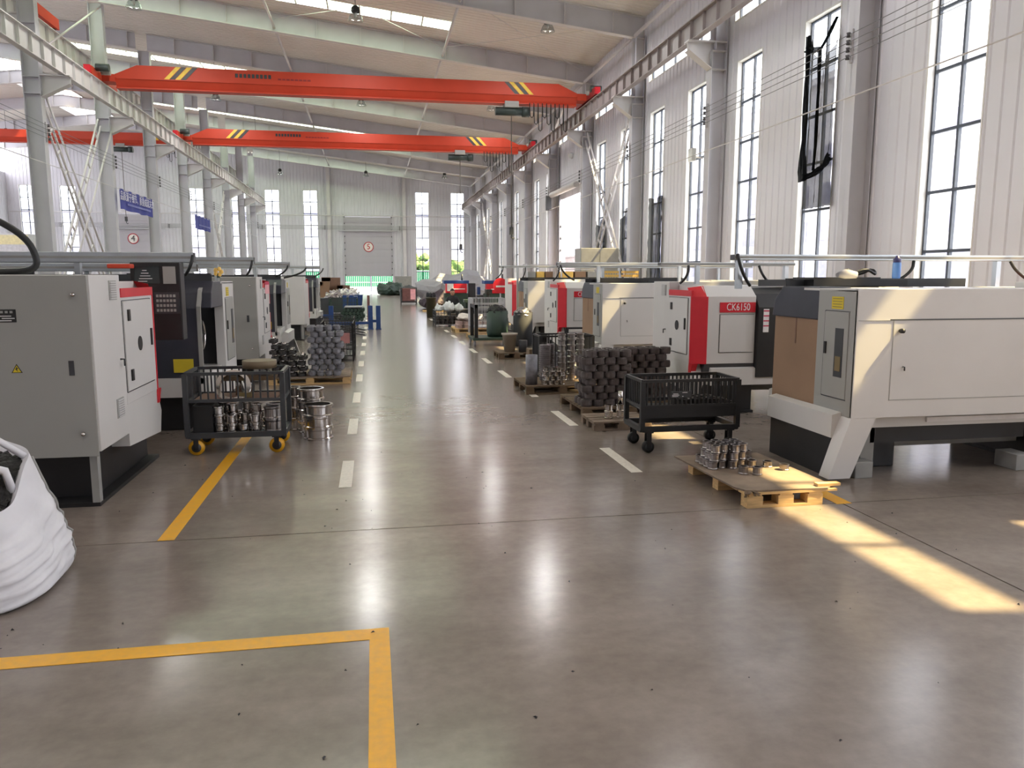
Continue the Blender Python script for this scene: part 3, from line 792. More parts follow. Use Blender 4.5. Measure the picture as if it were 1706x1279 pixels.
def curtain(y0, y1, zpts, name, label, m_, fold, jit=0.03, seed=1):
    """hanging net: zpts = (bottom, top) functions of s in 0..1 along y"""
    rnd = random.Random(seed)
    m = MB(); nu, nv = 16, 22; vs = []
    for i in range(nu+1):
        s = i/nu; zb, zt_ = zpts(s)
        for j in range(nv+1):
            t_ = j/nv
            pin = 1 - 0.05*math.sin(t_*PI)
            y = (y0+y1)/2 + (y1-y0)*(s-0.5)*pin
            vs.append((-0.07 - 0.05*math.sin(s*fold + t_*2) + rnd.uniform(-1, 1)*jit*0.4, y, zb+(zt_-zb)*t_ + rnd.uniform(-1, 1)*jit*0.3))
    k = nv+1
    m.add(vs, [(i*k+j, (i+1)*k+j, (i+1)*k+j+1, i*k+j+1) for i in range(nu) for j in range(nv)], True)
    t = thing(name, label, 'curtain', (XW, 0, 0)); m.build('net', m_, t); return t
cb = curtain(15.08, 16.2, lambda s: (3.12, 6.45 + 0.55*abs(s-0.45) - 0.35*math.sin(s*PI)), 'shade_net', 'torn black net hanging over one tall side window', M_NETD, 16, seed=3)
def fold_strip(pts, w, seed):
    """crumpled ribbon of net following pts; w = half widths (per point) in the wall plane"""
    rnd = random.Random(seed); m = MB(); P = []
    for (a, b), wa, wb in zip(zip(pts, pts[1:]), w, w[1:]):
        for k in range(6): P.append((Vector(a).lerp(Vector(b), k/6), wa+(wb-wa)*k/6))
    P.append((Vector(pts[-1]), w[-1])); vs = []
    for i, (p, hw) in enumerate(P):
        d = (P[min(i+1, len(P)-1)][0]-P[max(i-1, 0)][0]).normalized(); sd_ = Vector((1, 0, 0)).cross(d).normalized()
        for c in range(7):
            u = (c-3)/3; vs.append(p + sd_*hw*u*(1+rnd.uniform(-0.12, 0.12)) + Vector((0.035*math.cos(c*2.6+i*0.4)-0.03, 0, 0)))
    m.add(vs, [(i*7+c, i*7+c+1, (i+1)*7+c+1, (i+1)*7+c) for i in range(len(P)-1) for c in range(6)], True)
    m.build('bunched_fold', M_NETD2, cb)
fold_strip([(-0.12, 16.12, 6.78), (-0.12, 16.10, 5.6), (-0.12, 16.14, 4.4), (-0.12, 16.10, 3.72)], [0.05, 0.09, 0.1, 0.14], 1)
fold_strip([(-0.12, 16.1, 3.8), (-0.13, 15.68, 3.82), (-0.12, 15.35, 3.92), (-0.11, 15.1, 4.12)], [0.09, 0.05, 0.07, 0.13], 2)
fold_strip([(-0.11, 16.2, 6.6), (-0.12, 15.9, 6.42), (-0.12, 15.6, 6.4), (-0.11, 15.08, 6.85)], [0.14, 0.06, 0.03, 0.03], 3)
fold_strip([(-0.12, 15.66, 6.4), (-0.12, 15.62, 5.2), (-0.12, 15.68, 3.9)], [0.03, 0.035, 0.03], 4)
curtain(24.72, 26.0, lambda s: (1.1, 4.2+0.1*math.sin(s*9)), 'shade_net', 'dark net covering the lower half of a tall side window near the cross brace', M_NETD, 20, seed=4)
curtain(27.9, 29.2, lambda s: (1.1, 4.0+0.2*math.sin(s*5)), 'shade_net', 'dark green net hanging behind the ladder cross brace', M_NETD, 14, seed=5)
curtain(31.1, 32.5, lambda s: (1.1, 3.9+0.15*math.sin(s*7)), 'shade_net', 'dark net over the window between cross brace and side doorway', M_NETD, 14, seed=6)
t = thing('wall_floodlight', 'small white floodlight fixed beside a tall side window', 'floodlight', (9.3, 21.9, 5.15))
box('housing', M_PLASTICW, t, -0.12, 0.02, -0.14, 0.14, -0.18, 0.18, 0.02)
MB().bar((0, 0, -0.05), (0.25, -0.1, -0.1), 0.04).build('arm', M_STEEL, t)
t = thing('door_camera', 'small dome camera with hanging cable on the panel above the side doorway', 'camera', (9.45, 36.9, 7.35))
MB().lathe([(0.0, -0.16), (0.1, -0.12), (0.14, 0), (0.14, 0.1), (0, 0.1)], n=12).build('housing', M_PLASTICW, t)
box('bracket', M_STEEL, t, -0.02, 0.08, -0.05, 0.05, 0.08, 0.14)
o = MB().tube([(9.3, 38.6, 8.0), (9.3, 38.6, 1.0)], 0.03, 6).build('door_chain', M_CHAR); tag(o, 'dark vertical chain hanging beside the side doorway', 'chain')
# ================================================================== lathes
# local frame: operator side at y=0 (faces -y), headstock end at x=0, tailstock end at x=L, depth D
LL = 2.8
def lathe_machine(label, loc, rz, D, H, tail='open', sign='CK6150', group=None, detail=True, tc=0.55):
    t = thing('cnc_lathe', label, 'lathe', loc, rz, group)
    k = H/1.6
    Z = lambda z: z*k
    # --- base and pan
    box('base', M_BLACK, t, 0.14, 0.78, 0.12, D-0.25, 0.0, Z(0.40), 0.01)
    box('base_plate', M_BLACK, t, 0.05, 0.8, 0.1, D-0.05, 0.001, 0.03)
    box('corner_post', M_CAST, t, 0.05, 0.10, D-0.11, D-0.05, 0.03, Z(0.40))
    box('base', M_BLACK, t, LL-0.72, LL-0.04, 0.12, D-0.42, 0.0, Z(0.36), 0.01)
    box('cross_beam', M_CAST, t, 0.78, LL-0.5, D-0.62, D-0.5, Z(0.16), Z(0.3))
    MB().prism([(0.02, Z(0.36)), (0.02, Z(0.56)), (0.22, Z(0.62)), (D-0.1, Z(0.62)), (D-0.1, Z(0.42)), (0.2, Z(0.36))], 'x', 0.2, LL-0.05).build('chip_pan', M_MACH, t)
    # --- headstock cabinet with chamfered red corner on the operator side
    c = 0.13
    zc0, zc1 = Z(0.62), Z(1.5)
    fy = 0.06
    m = MB()
    m.prism([(0.0, fy+c), (0.0, D*0.62), (0.76, D*0.62), (0.76, fy), (c, fy)], 'z', zc0, zc1-0.07)
    m.build('headstock_cover', M_MACH, t, 0.006)
    # sloped white top of the cover
    MB().prism([(fy, zc1-0.07), (fy+0.16, zc1+0.05), (D*0.62, zc1+0.05), (D*0.62, zc1-0.07)], 'x', c, 0.76).build('cover_top', M_MACH, t)
    # red trim: corner strip, sloped top piece, top edge, boot at the foot
    e = 0.006
    m = MB()
    m.prism([(-e, fy+c+0.02), (-e, fy+c), (c, fy-e), (c+0.02, fy-e), (c+0.02, fy+0.02), (0.03, fy+c+0.02)], 'z', zc0-0.002, zc1-0.07)
    m.add([(-e, fy+c, zc1-0.07), (c, fy-e, zc1-0.07), (c+0.02, fy+0.16, zc1+0.055), (-e, fy+c+0.13, zc1+0.03)], [(0, 1, 2, 3)])
    m.box(-e, 0.02, fy+c, D*0.62, zc1-0.07, zc1-0.0)
    m.prism([(fy+c+0.02, zc0), (fy+0.04, zc0), (fy+0.08, zc0-0.06), (fy+0.10, zc0-0.12), (fy+c+0.03, zc0-0.12), (fy+c+0.03, zc0-0.05)], 'x', -e, c*0.5)
    m.build('red_trim', M_RED, t)
    # end plate of the headstock side (carries door panel, vents)
    zt_ = Z(1.6)
    m = MB(); m.box(0.0, 0.9, D*0.62, D, Z(0.4), zt_); cab = m.build('electrical_cabinet', M_MACH, t, 0.006)
    m = MB(); m.prism([(fy+c+0.01, Z(0.62)), (D*0.62, Z(0.62)), (D*0.62, Z(0.3)), (0.16, Z(0.24)), (0.1, Z(0.42))], 'x', 0.004, 0.2); m.build('lower_skirt', M_MACH, t)
    if detail:
        dp = box('end_door', M_MACH, t, -0.012, 0.0, fy+c+0.1, D*0.62-0.02, Z(0.72), Z(1.4), 0.002)
        m = MB(); y0, y1, z0, z1 = fy+c+0.095, D*0.62-0.015, Z(0.715), Z(1.405); q = 0.006
        m.box(-0.004, 0.001, y0-q, y0, z0, z1); m.box(-0.004, 0.001, y1, y1+q, z0, z1); m.box(-0.004, 0.001, y0, y1, z1, z1+q); m.box(-0.004, 0.001, y0, y1, z0-q, z0)
        m.build('door_gap', M_CHAR, t)
        ym = (fy+c+0.1 + D*0.62)/2
        m = MB()
        n = 18; vs = [(-0.018, ym+0.055*math.cos(2*PI*i/n), Z(1.06)+0.06*math.sin(2*PI*i/n)) for i in range(n)]
        m.add(vs + [(-0.010, v[1], v[2]) for v in vs], [tuple(range(n))] + [(i, (i+1) % n, n+(i+1) % n, n+i) for i in range(n)]); m.build('spindle_hole', M_BLACK, dp)
        box('door_handle', M_BLACK, dp, -0.024, -0.010, fy+c+0.14, fy+c+0.17, Z(1.02), Z(1.16))
        for z in (0.84, 1.3): box('hinge', M_BLACK, dp, -0.024, -0.010, D*0.62-0.15, D*0.62-0.10, Z(z)-0.05, Z(z)+0.04)
        for z0_, z1_ in ((1.42, 1.56), (0.56, 0.70)):
            v = box('vent', M_MGREY, t, -0.006, 0.0, D*0.62+0.1, D*0.62+0.26, Z(z0_), Z(z1_))
            for i in range(8): box('slat', M_STEEL2, v, -0.014, -0.005, D*0.62+0.115, D*0.62+0.25, Z(z0_)+0.008+i*0.0165*k, Z(z0_)+0.016+i*0.0165*k)
        MB().tube([(0.0, D*0.62+0.1, Z(0.98)), (-0.03, D*0.62+0.1, Z(0.98)), (-0.03, D*0.62+0.1, Z(0.93))], 0.008, 6).build('cabinet_key', M_CHAR, t)
        # back of the cabinet: grey door with knobs, lightning sign, maker's plate
        bd = box('cabinet_back', M_MGREY, t, 0.012, 0.9, D, D+0.014, Z(0.37), zt_-0.004, 0.003)
        for z in (0.53, 1.47): MB().lathe([(0, 0.03), (0.012, 0.028), (0.016, 0.012), (0.01, 0), (0.01, -0.01)], (0.1, D+0.014, Z(z)), 10, 'y').build('lock_knob', M_CHROME, bd)
        box('pull_handle', M_CHAR, bd, 0.13, 0.165, D+0.013, D+0.018, Z(0.93), Z(1.03))
        m = MB(); m.prism([(0.46, Z(0.955)), (0.53, Z(0.955)), (0.495, Z(1.015))], 'y', D+0.0135, D+0.016); s = m.build('warning_triangle', M_BLACK, bd)
        m = MB(); m.prism([(0.468, Z(0.959)), (0.522, Z(0.959)), (0.495, Z(1.006))], 'y', D+0.0155, D+0.017); m.build('triangle_fill', M_LABELY, s)
        m = MB(); m.prism([(0.499, Z(1.0)), (0.485, Z(0.982)), (0.494, Z(0.980)), (0.488, Z(0.962)), (0.506, Z(0.984)), (0.497, Z(0.986))], 'y', D+0.0165, D+0.018); m.build('bolt_symbol', M_BLACK, s)
        s = box('maker_plate', M_BLACK, bd, 0.47, 0.72, D+0.0135, D+0.016, Z(1.29), Z(1.375))
        for i in range(7): box('plate_lettering', M_MGREY, s, 0.49+i*0.03, 0.508+i*0.03, D+0.0155, D+0.017, Z(1.35), Z(1.365))
        for i, (a, b_) in enumerate(((0.5, 0.62), (0.48, 0.56), (0.5, 0.64))): box('plate_lettering', M_LABELW, s, a, b_, D+0.0155, D+0.017, Z(1.298+i*0.015), Z(1.304+i*0.015))
    # --- front sign and small panel
    s = box('sign_plate', M_RED, t, 0.3, 0.75, fy-0.012, fy+0.01, Z(1.24), Z(1.36))
    if detail: text('sign_lettering', sign, 0.12, M_LABELW, s, (0.53, fy-0.014, Z(1.3)), (PI/2, 0, 0), 0.001, 'CENTER', 0.75)
    pn = box('access_panel', M_MACH, t, 0.31, 0.74, fy-0.008, fy+0.01, Z(0.76), Z(1.21))
    m = MB(); m.box(0.3, 0.305, fy-0.004, fy+0.012, Z(0.755), Z(1.215)); m.box(0.3, 0.74, fy-0.004, fy+0.012, Z(1.212), Z(1.217)); m.box(0.3, 0.74, fy-0.004, fy+0.012, Z(0.752), Z(0.757)); m.build('panel_gap', M_CHAR, pn)
    # dark underside between cover and pan
    MB().prism([(0.1, Z(0.44)), (fy+0.0, zc0), (fy+0.3, zc0), (0.3, Z(0.44))], 'x', c, 0.95).build('underside', M_CHAR, t)
    # --- black rounded frame and sliding door
    m = MB()
    m.prism([(0.0, Z(0.45)), (0.0, Z(1.3)), (0.1, Z(1.46)), (0.26, Z(1.53)), (D*0.5, Z(1.53)), (D*0.5, Z(0.45))], 'x', 0.765, 1.16)
    fr = m.build('door_frame', M_BLACK, t, 0.01)
    if detail:
        lb = box('safety_label', M_LABELW, fr, 0.83, 0.9, -0.006, 0.002, Z(1.0), Z(1.28))
        for i in range(4): box('label_band', M_LABELR, lb, 0.83, 0.9, -0.008, -0.005, Z(1.07+i*0.06), Z(1.085+i*0.06))
    m = MB(); m.prism([(0.03, Z(0.55)), (0.03, Z(1.28)), (0.14, Z(1.44)), (0.28, Z(1.5)), (0.3, Z(1.5)), (0.3, Z(1.45)), (0.17, Z(1.39)), (0.07, Z(1.26)), (0.07, Z(0.55))], 'x', 1.16, 2.66)
    sd_ = m.build('sliding_door', M_NAVY, t, 0.01)
    box('door_window', M_CHAR, sd_, 1.5, 1.98, 0.018, 0.032, Z(0.85), Z(1.22))
    MB().tube([(1.3, 0.03, Z(0.8)), (1.3, -0.03, Z(0.83)), (1.3, -0.03, Z(1.12)), (1.3, 0.03, Z(1.15))], 0.014, 6).build('door_handle', M_BLACK, sd_)
    if detail and tail == 'open': box('warning_label', M_LABELY, sd_, 2.4, 2.6, 0.022, 0.031, Z(0.62), Z(0.76))
    # --- rear guard (white sheet) and inside wall
    xg = LL
    rg = box('rear_guard', M_MACH, t, 0.9, xg-0.0, D-0.03, D, Z(0.52), Z(1.55), 0.004)
    if detail:
        m = MB(); x0, x1, z0, z1, q = 0.95, xg-0.32, Z(0.66), Z(1.3), 0.006
        m.box(x0, x0+q, D-0.001, D+0.003, z0, z1); m.box(x1-q, x1, D-0.001, D+0.003, z0, z1); m.box(x0, xg-0.01, D-0.001, D+0.003, z1, z1+q); m.box(x0, x1, D-0.001, D+0.003, z0, z0+q)
        m.build('panel_gap', M_MGREY, rg)
        box('panel_top_gap', M_CHAR, rg, x0, x1+0.03, D-0.001, D+0.004, z1+0.004, z1+0.012)
        MB().lathe([(0, 0.05), (0.018, 0.045), (0.02, 0.02), (0.012, 0.0)], (xg-0.38, D, Z(1.22)), 10, 'y').build('lock_knob', M_BLACK, rg)
        MB().tube([(xg-0.43, D, Z(0.93)), (xg-0.43, D+0.02, Z(0.93)), (xg-0.43, D+0.02, Z(0.9))], 0.006, 5).build('key', M_CHAR, rg)
    box('inner_wall', M_CHAR, t, 1.0, xg-0.1, D*0.62, D*0.64, Z(0.5), Z(1.5))
    box('roof_sheet', M_MACH, t, 0.9, xg, D*0.45, D-0.02, Z(1.53), Z(1.55))
    # --- tailstock end: grey back cabinet with narrow windowed door
    yb0 = D-tc
    m = MB(); m.box(xg-(0.35 if tail == 'card' else 0.1), xg, yb0, D-0.004, Z(0.52), Z(1.545)); tc_ = m.build('tail_cabinet', M_MGREY if tail == 'card' else M_MACH, t, 0.006)
    td = box('tail_door', M_MGREY, tc_, xg-0.002, xg+0.008, yb0+0.12, D-0.1, Z(0.66), Z(1.36), 0.002)
    m = MB(); y0, y1, z0, z1, q = yb0+0.115, D-0.095, Z(0.655), Z(1.365), 0.006
    m.box(xg-0.001, xg+0.003, y0-q, y0, z0, z1); m.box(xg-0.001, xg+0.003, y0, y1, z1, z1+q); m.box(xg-0.001, xg+0.003, y0, y1, z0-q, z0); m.build('door_gap', M_CHAR, tc_)
    box('door_slot', M_CHAR, td, xg+0.006, xg+0.012, D-0.27, D-0.155, Z(0.83), Z(1.23), 0.004)
    box('slot_trim', mat('slot_brown', (120, 104, 70), 0.6), td, xg+0.011, xg+0.014, D-0.25, D-0.175, Z(0.88), Z(1.0))
    box('door_latch', M_BLACK, td, xg+0.007, xg+0.02, yb0+0.14, yb0+0.165, Z(1.01), Z(1.11))
    if detail: 
        yl = box('yellow_label', M_LABELY, tc_, xg-0.001, xg+0.004, yb0+0.2, yb0+0.36, Z(1.385), Z(1.485))
        for i in range(4): box('label_line', M_CHAR, yl, xg+0.003, xg+0.005, yb0+0.215, yb0+0.345, Z(1.4+i*0.022), Z(1.404+i*0.022))
    # slanting corner leg and lower skirt
    m = MB(); m.prism([(xg, Z(0.52)), (xg-0.22, Z(0.52)), (xg-0.02, 0.03), (xg+0.17, 0.03)], 'y', D-0.03, D-0.0)
    m.add([(xg, yb0, Z(0.52)), (xg, D, Z(0.52)), (xg+0.17, D, 0.03), (xg+0.17, D-0.14, 0.03), (xg+0.07, D-0.14, Z(0.34)), (xg+0.07, yb0, Z(0.34))], [(0, 1, 2, 3, 4, 5)])
    m.build('corner_leg', M_MACH, t)
    m = MB(); m.prism([(xg, Z(0.55)), (xg+0.08, Z(0.53)), (xg+0.08, Z(0.34)), (xg-0.1, Z(0.34))], 'y', 0.25, D-0.14); m.build('tail_skirt', M_MACH, t)
    box('tail_plinth', M_BLACK, t, xg-0.1, xg+0.07, 0.3, D-0.15, 0.0, Z(0.34))
    box('foot', M_CAST, t, xg-0.28, xg-0.12, D-0.32, D-0.08, 0.0, Z(0.14), 0.008)
    box('foot', M_CAST, t, 1.0, 1.16, D-0.32, D-0.08, 0.0, Z(0.14), 0.008)
    box('leg', M_CAST, t, xg-0.36, xg-0.24, D-0.4, D-0.2, Z(0.1), Z(0.52))
    # chip conveyor hanging under the rear guard
    box('chip_tray', M_BLACK, t, 1.0, xg-0.32, D-0.5, D-0.2, Z(0.27), Z(0.46))
    MB().bar((1.1, D-0.1, Z(0.475)), (xg-0.75, D-0.1, Z(0.475)), 0.035, 0.04).build('tray_rail', M_LABELW, t)
    # open side: visor, recess, tailstock with handwheel or cardboard cover
    m = MB(); m.prism([(0.1, Z(1.28)), (0.14, Z(1.44)), (0.28, Z(1.56)), (yb0, Z(1.56)), (yb0, Z(1.28))], 'x', xg-0.3, xg-0.004); m.build('visor', M_NAVY, t, 0.01)
    m = MB(); m.prism([(0.02, Z(0.5)), (0.02, Z(1.3)), (0.14, Z(1.47)), (0.3, Z(1.53)), (0.3, Z(1.5)), (0.16, Z(1.43)), (0.05, Z(1.28)), (0.05, Z(0.5))], 'x', 2.66, 2.70); m.build('end_frame', M_MGREY, t)
    if tail == 'card':
        c_ = MB().box(xg-0.03, xg-0.018, 0.14, yb0+0.01, Z(0.5), Z(1.3)).build('cardboard_cover', M_CARD, t)
        box('tape', M_CARDD, c_, xg-0.018, xg-0.014, 0.5, 0.52, Z(1.05), Z(1.3))
    else:
        ts = box('tailstock', M_CAST, t, 1.75, xg-0.24, 0.36, 0.62, Z(0.62), Z(1.0), 0.03)
        MB().lathe([(0.03, 0), (0.05, 0.02), (0.05, 0.05), (0.0, 0.05)], (xg-0.24, 0.45, Z(0.98)), 12, 'x').build('handwheel_hub', M_CHROME, ts)
        m = MB(); pts = [(xg-0.19, 0.45+0.16*math.cos(a*PI/12), Z(0.98)+0.16*math.sin(a*PI/12)) for a in range(25)]
        m.tube(pts, 0.014, 6, False)
        for a in (0, 1, 2): m.bar((xg-0.19, 0.45, Z(0.98)), (xg-0.19, 0.45+0.15*math.cos(a*2.09), Z(0.98)+0.15*math.sin(a*2.09)), 0.02)
        m.build('handwheel', M_CHROME, ts)
        box('guide_cover', M_CHROME, t, 1.4, xg-0.5, 0.32, 0.5, Z(0.6), Z(0.7))
    # cable chain and trunking on the roof
    m = MB(); m.box(xg-1.15, xg-0.2, 0.3, 0.46, Z(1.56), Z(1.62)); m.box(xg-0.9, xg-0.05, 0.36, 0.42, Z(1.62), Z(1.64)); m.build('cable_chain', M_BLACK, t)
    box('cable_trough', M_CHAR, t, 0.9, xg-0.02, 0.28, 0.3, Z(1.55), Z(1.63))
    return t

RX, LX = 3.74, -1.93
def right_back(y0, D, H, label, x=RX, **kw): return lathe_machine(label, (x+LL, y0+D, 0), PI, D, H, 'card', **kw)     # rear guard faces the camera
def right_front(y0, D, H, label, x=RX, **kw): return lathe_machine(label, (x, y0-0.06, 0), 0, D, H, 'open', **kw)
def left_back(y0, D, H, label, x=LX, **kw): return lathe_machine(label, (x, y0+D, 0), PI, D, H, 'open', **kw)
def left_front(y0, D, H, label, x=LX, **kw): return lathe_machine(label, (x-LL, y0, 0), 0, D, H, 'open', **kw)
right_back(5.5, 1.43, 1.6, 'white lathe with cardboard taped over its open end beside the plywood pallet')
right_front(8.6, 1.47, 1.58, 'white lathe with red corner and lettered sign behind the low barred cart')
right_back(12.4, 1.43, 1.58, 'white lathe behind the ring stacks, back turned to the open floor')
right_front(15.4, 1.47, 1.58, 'second lathe with red corner on the window side, beyond the tall tubes', sign='CK6150')
right_back(18.7, 1.43, 1.58, 'narrow seen white lathe between the two farther red cornered ones', detail=False)
right_front(22.3, 1.47, 1.58, 'third lathe with red corner on the window side, beside the grey bin', x=4.02, detail=False)
left_back(5.8, 1.72, 1.66, 'grey lathe with electrical warning sign and red front edge by the white sack')
left_front(8.6, 1.45, 1.64, 'dark fronted lathe with open end and handwheel behind the yellow wheeled cart', x=-1.7, tc=0.7)
left_back(12.4, 1.6, 1.64, 'pale lathe with pink label above the pallet of stacked hubs', x=-1.75)
left_front(15.5, 1.6, 1.64, 'open ended lathe between the two pale ones on the column side', x=-1.75, tc=0.7)
left_back(20.6, 1.6, 1.64, 'farther pale lathe behind the grey ring stack on the column side', x=-1.75, detail=False)
left_front(24.4, 1.6, 1.64, 'last small open lathe of the column side row', x=-1.7, detail=False)
# pink label on the third left lathe
o = MB().box(-1.737, -1.734, 13.2, 13.7, 1.36, 1.56).build('machine_notice', M_LABELP); tag(o, 'pink notice stuck on the end of the pale lathe', 'notice')
box('notice_header', M_LABELR, o, -1.7345, -1.732, 13.2, 13.7, 1.51, 1.56)

# ---- control pendant of the first left lathe
t = thing('control_panel', 'black control panel with screen and keypad above the first grey lathe', 'control panel', (-2.2, 7.75, 0))
cpn = MB().box(-0.02, 0.42, 0, 0.16, 1.05, 1.78).build('housing', M_BLACK, t, 0.01)
box('keypad', M_CHAR, cpn, 0.18, 0.40, -0.012, 0.0, 1.3, 1.5)
for i in range(6):
    for j in range(4): box('key', M_MGREY, cpn, 0.2+i*0.03, 0.22+i*0.03, -0.02, -0.011, 1.32+j*0.045, 1.345+j*0.045)
scn = box('screen', mat('screen_dark', (44, 50, 52), 0.2), cpn, 0.02, 0.24, -0.012, 0.0, 1.58, 1.74)
for i in range(5): box('screen_line', M_LABELW, scn, 0.05+0.01*i, 0.13+0.015*(i*3 % 4), -0.014, -0.011, 1.6+i*0.025, 1.606+i*0.025)
box('grey_pad', M_MGREY, cpn, 0.27, 0.38, -0.012, 0.0, 1.58, 1.74)
MB().tube([(0.1, 0.05, 1.4), (0.1, -0.3, 1.4)], 0.03, 8).build('arm', M_MGREY, t)
o = MB().box(-2.34, -2.14, 7.5, 7.62, 1.72, 1.76).build('orange_rag', M_ORANGE, bevel=0.012); tag(o, 'orange cloth lying on the machine roof beside the control panel', 'rag')

# ================================================================== gantry loader rails on top of the cells
def gantry(xa, xb, y, z, h, posts, label, zfoot, drops=(), group=None):
    t = thing('gantry_rail', label, 'gantry rail', (0, y, 0), group=group)
    r = MB().box(xa, xb, -0.05, 0.05, z-h/2, z+h/2).build('beam', M_ALU, t, 0.006)
    for s in (-1, 1): box('groove', M_CAST, r, xa, xb, s*0.051-0.002, s*0.051+0.002, z-0.012, z+0.012)
    for e in (xa, xb): box('end_cap', M_CHAR, r, e-0.004, e+0.004, -0.045, 0.045, z-h/2+0.004, z+h/2-0.004)
    for p in posts:
        box('post', M_ALU, t, p-0.025, p+0.025, -0.03, 0.03, zfoot, z-h/2)
    for (x0, zt0, x1, z1) in drops:
        MB().tube([(x0, -0.06, zt0), (x0+(x1-x0)*0.1, -0.09, zt0-(zt0-z1)*0.35), (x0+(x1-x0)*0.5, -0.09, zt0-(zt0-z1)*0.75), (x1, -0.06, z1)], 0.016, 6, True, 2).build('cable', M_CABLE, t)
    return t
gantry(3.4, 8.0, 7.0, 1.83, 0.055, (3.47, 6.3, 7.8), 'long aluminium gantry rail above the lathe with the cardboard cover', 1.53, ((3.42, 1.86, 3.56, 1.56), (5.3, 1.8, 5.0, 1.56), (6.4, 1.8, 6.75, 1.56)))
gantry(3.5, 5.3, 9.2, 1.80, 0.04, (4.0, 5.2), 'short thin aluminium rail behind the gantry rail of the cardboard covered lathe', 1.55, ((3.86, 1.78, 3.75, 1.56), (4.5, 1.78, 4.58, 1.56), (4.8, 1.78, 4.96, 1.56)))
gantry(3.15, 7.5, 13.2, 1.86, 0.06, (3.9, 5.4), 'aluminium gantry rail above the lathe behind the ring stacks', 1.535, ((3.2, 1.84, 3.45, 1.58),))
gantry(3.5, 7.5, 14.6, 1.84, 0.06, (4.4, 6.8), 'second rail of the gantry behind the ring stack lathe', 0.0, ((3.52, 1.82, 3.4, 1.56),))
gantry(3.3, 7.0, 20.4, 1.9, 0.06, (3.8, 6.6), 'aluminium gantry rail over the farther lathes on the window side', 0.0, ((3.4, 1.9, 3.2, 1.58), (4.0, 1.88, 3.9, 1.58)))
gantry(-6.0, -1.72, 8.1, 1.83, 0.1, (-2.78, -4.6), 'thick aluminium gantry rail above the grey lathe with the warning sign', 1.6, ((-1.72, 1.85, -1.8, 1.66),))
gantry(-6.0, -1.95, 9.3, 1.745, 0.09, (-3.1, -2.25), 'lower second aluminium rail behind the thick gantry rail', 1.595)
gantry(-6.0, -1.6, 11.2, 1.86, 0.1, (-2.1, -4.6), 'aluminium gantry rail above the dark fronted open lathe', 0.0, ((-1.62, 1.86, -1.7, 1.66),))
gantry(-6.0, -1.5, 14.8, 1.86, 0.1, (-2.1, -4.6), 'aluminium gantry rail above the pale lathe with the pink label', 0.0, ((-1.52, 1.84, -1.75, 1.64), (-1.2, 1.8, -1.6, 1.62)))
gantry(-6.0, -1.4, 21.5, 1.88, 0.08, (-2.1,), 'farthest aluminium gantry rail on the column side', 1.6, ((-1.3, 1.86, -1.6, 1.62),))
o = MB().tube([(-3.9, 6.6, 1.68), (-2.75, 6.6, 1.68), (-2.58, 6.6, 1.70), (-2.55, 6.6, 1.78), (-2.62, 6.6, 1.95), (-2.85, 6.6, 2.1), (-3.1, 6.6, 2.17)], 0.026, 8, True, 2).build('cable_hose', M_CABLE); tag(o, 'thick black hose curving above the grey lathe by the white sack', 'hose')
# things on the machine roofs
t = thing('water_bottle', 'blue plastic water bottle standing on the cardboard covered lathe', 'bottle', (4.57, 6.2, 1.63))
MB().lathe([(0, 0), (0.033, 0), (0.036, 0.02), (0.036, 0.13), (0.03, 0.145), (0, 0.145)], n=16).build('body', M_BTL, t)
MB().lathe([(0.034, 0.142), (0.034, 0.17), (0.018, 0.185), (0.012, 0.2), (0, 0.2)], n=16).build('cap', M_BTLC, t)
t = thing('tool_roll', 'grey rolled cloth lying on the cardboard covered lathe', 'cloth', (4.15, 6.3, 1.63))
MB().tube([(-0.09, 0, 0.03), (0, 0.02, 0.04), (0.1, 0, 0.03)], [0.02, 0.045, 0.03], 10).build('roll', M_GREYBAG, t)
t = thing('cable_coil', 'dark cable bundle lying on the cardboard covered lathe', 'cable', (4.5, 6.6, 1.66))
MB().tube([(0.14*math.cos(a), 0.06*math.sin(a), 0.03+0.02*math.sin(3*a)) for a in [i*0.3 for i in range(40)]], 0.014, 6).build('coil', M_CABLE, t)
for x, y in ((5.5, 16.2), (5.05, 16.2)):
    t = thing('yellow_crate', 'yellow plastic crate on the roof of a window side lathe', 'crate', (x, y, 1.534), group='yellow crates on a lathe roof')
    m = MB(); m.box(-0.16, 0.16, -0.12, 0.12, 0, 0.01)
    for z in (0.02, 0.1, 0.18): m.box(-0.16, 0.16, -0.12, -0.11, z, z+0.05); m.box(-0.16, 0.16, 0.11, 0.12, z, z+0.05); m.box(-0.16, -0.15, -0.12, 0.12, z, z+0.05); m.box(0.15, 0.16, -0.12, 0.12, z, z+0.05)
    for i in range(6): m.box(-0.155+i*0.058, -0.145+i*0.058, -0.121, -0.109, 0, 0.23)
    m.build('body', M_AMBER, t)
t = thing('flower_ornament', 'small amber flower ornament on the roof of the open lathe', 'ornament', (-1.8, 9.7, 1.63))
for a in range(5): MB().lathe([(0, 0), (0.025, 0.02), (0.02, 0.05), (0, 0.06)], (0.035*math.cos(a*1.257), 0.0, 0.04+0.035*math.sin(a*1.257)), 8).build('petal', M_AMBER, t)
MB().cyl((0, 0, 0), 0.02, 0.05, 8).build('stand', M_GREEN, t)
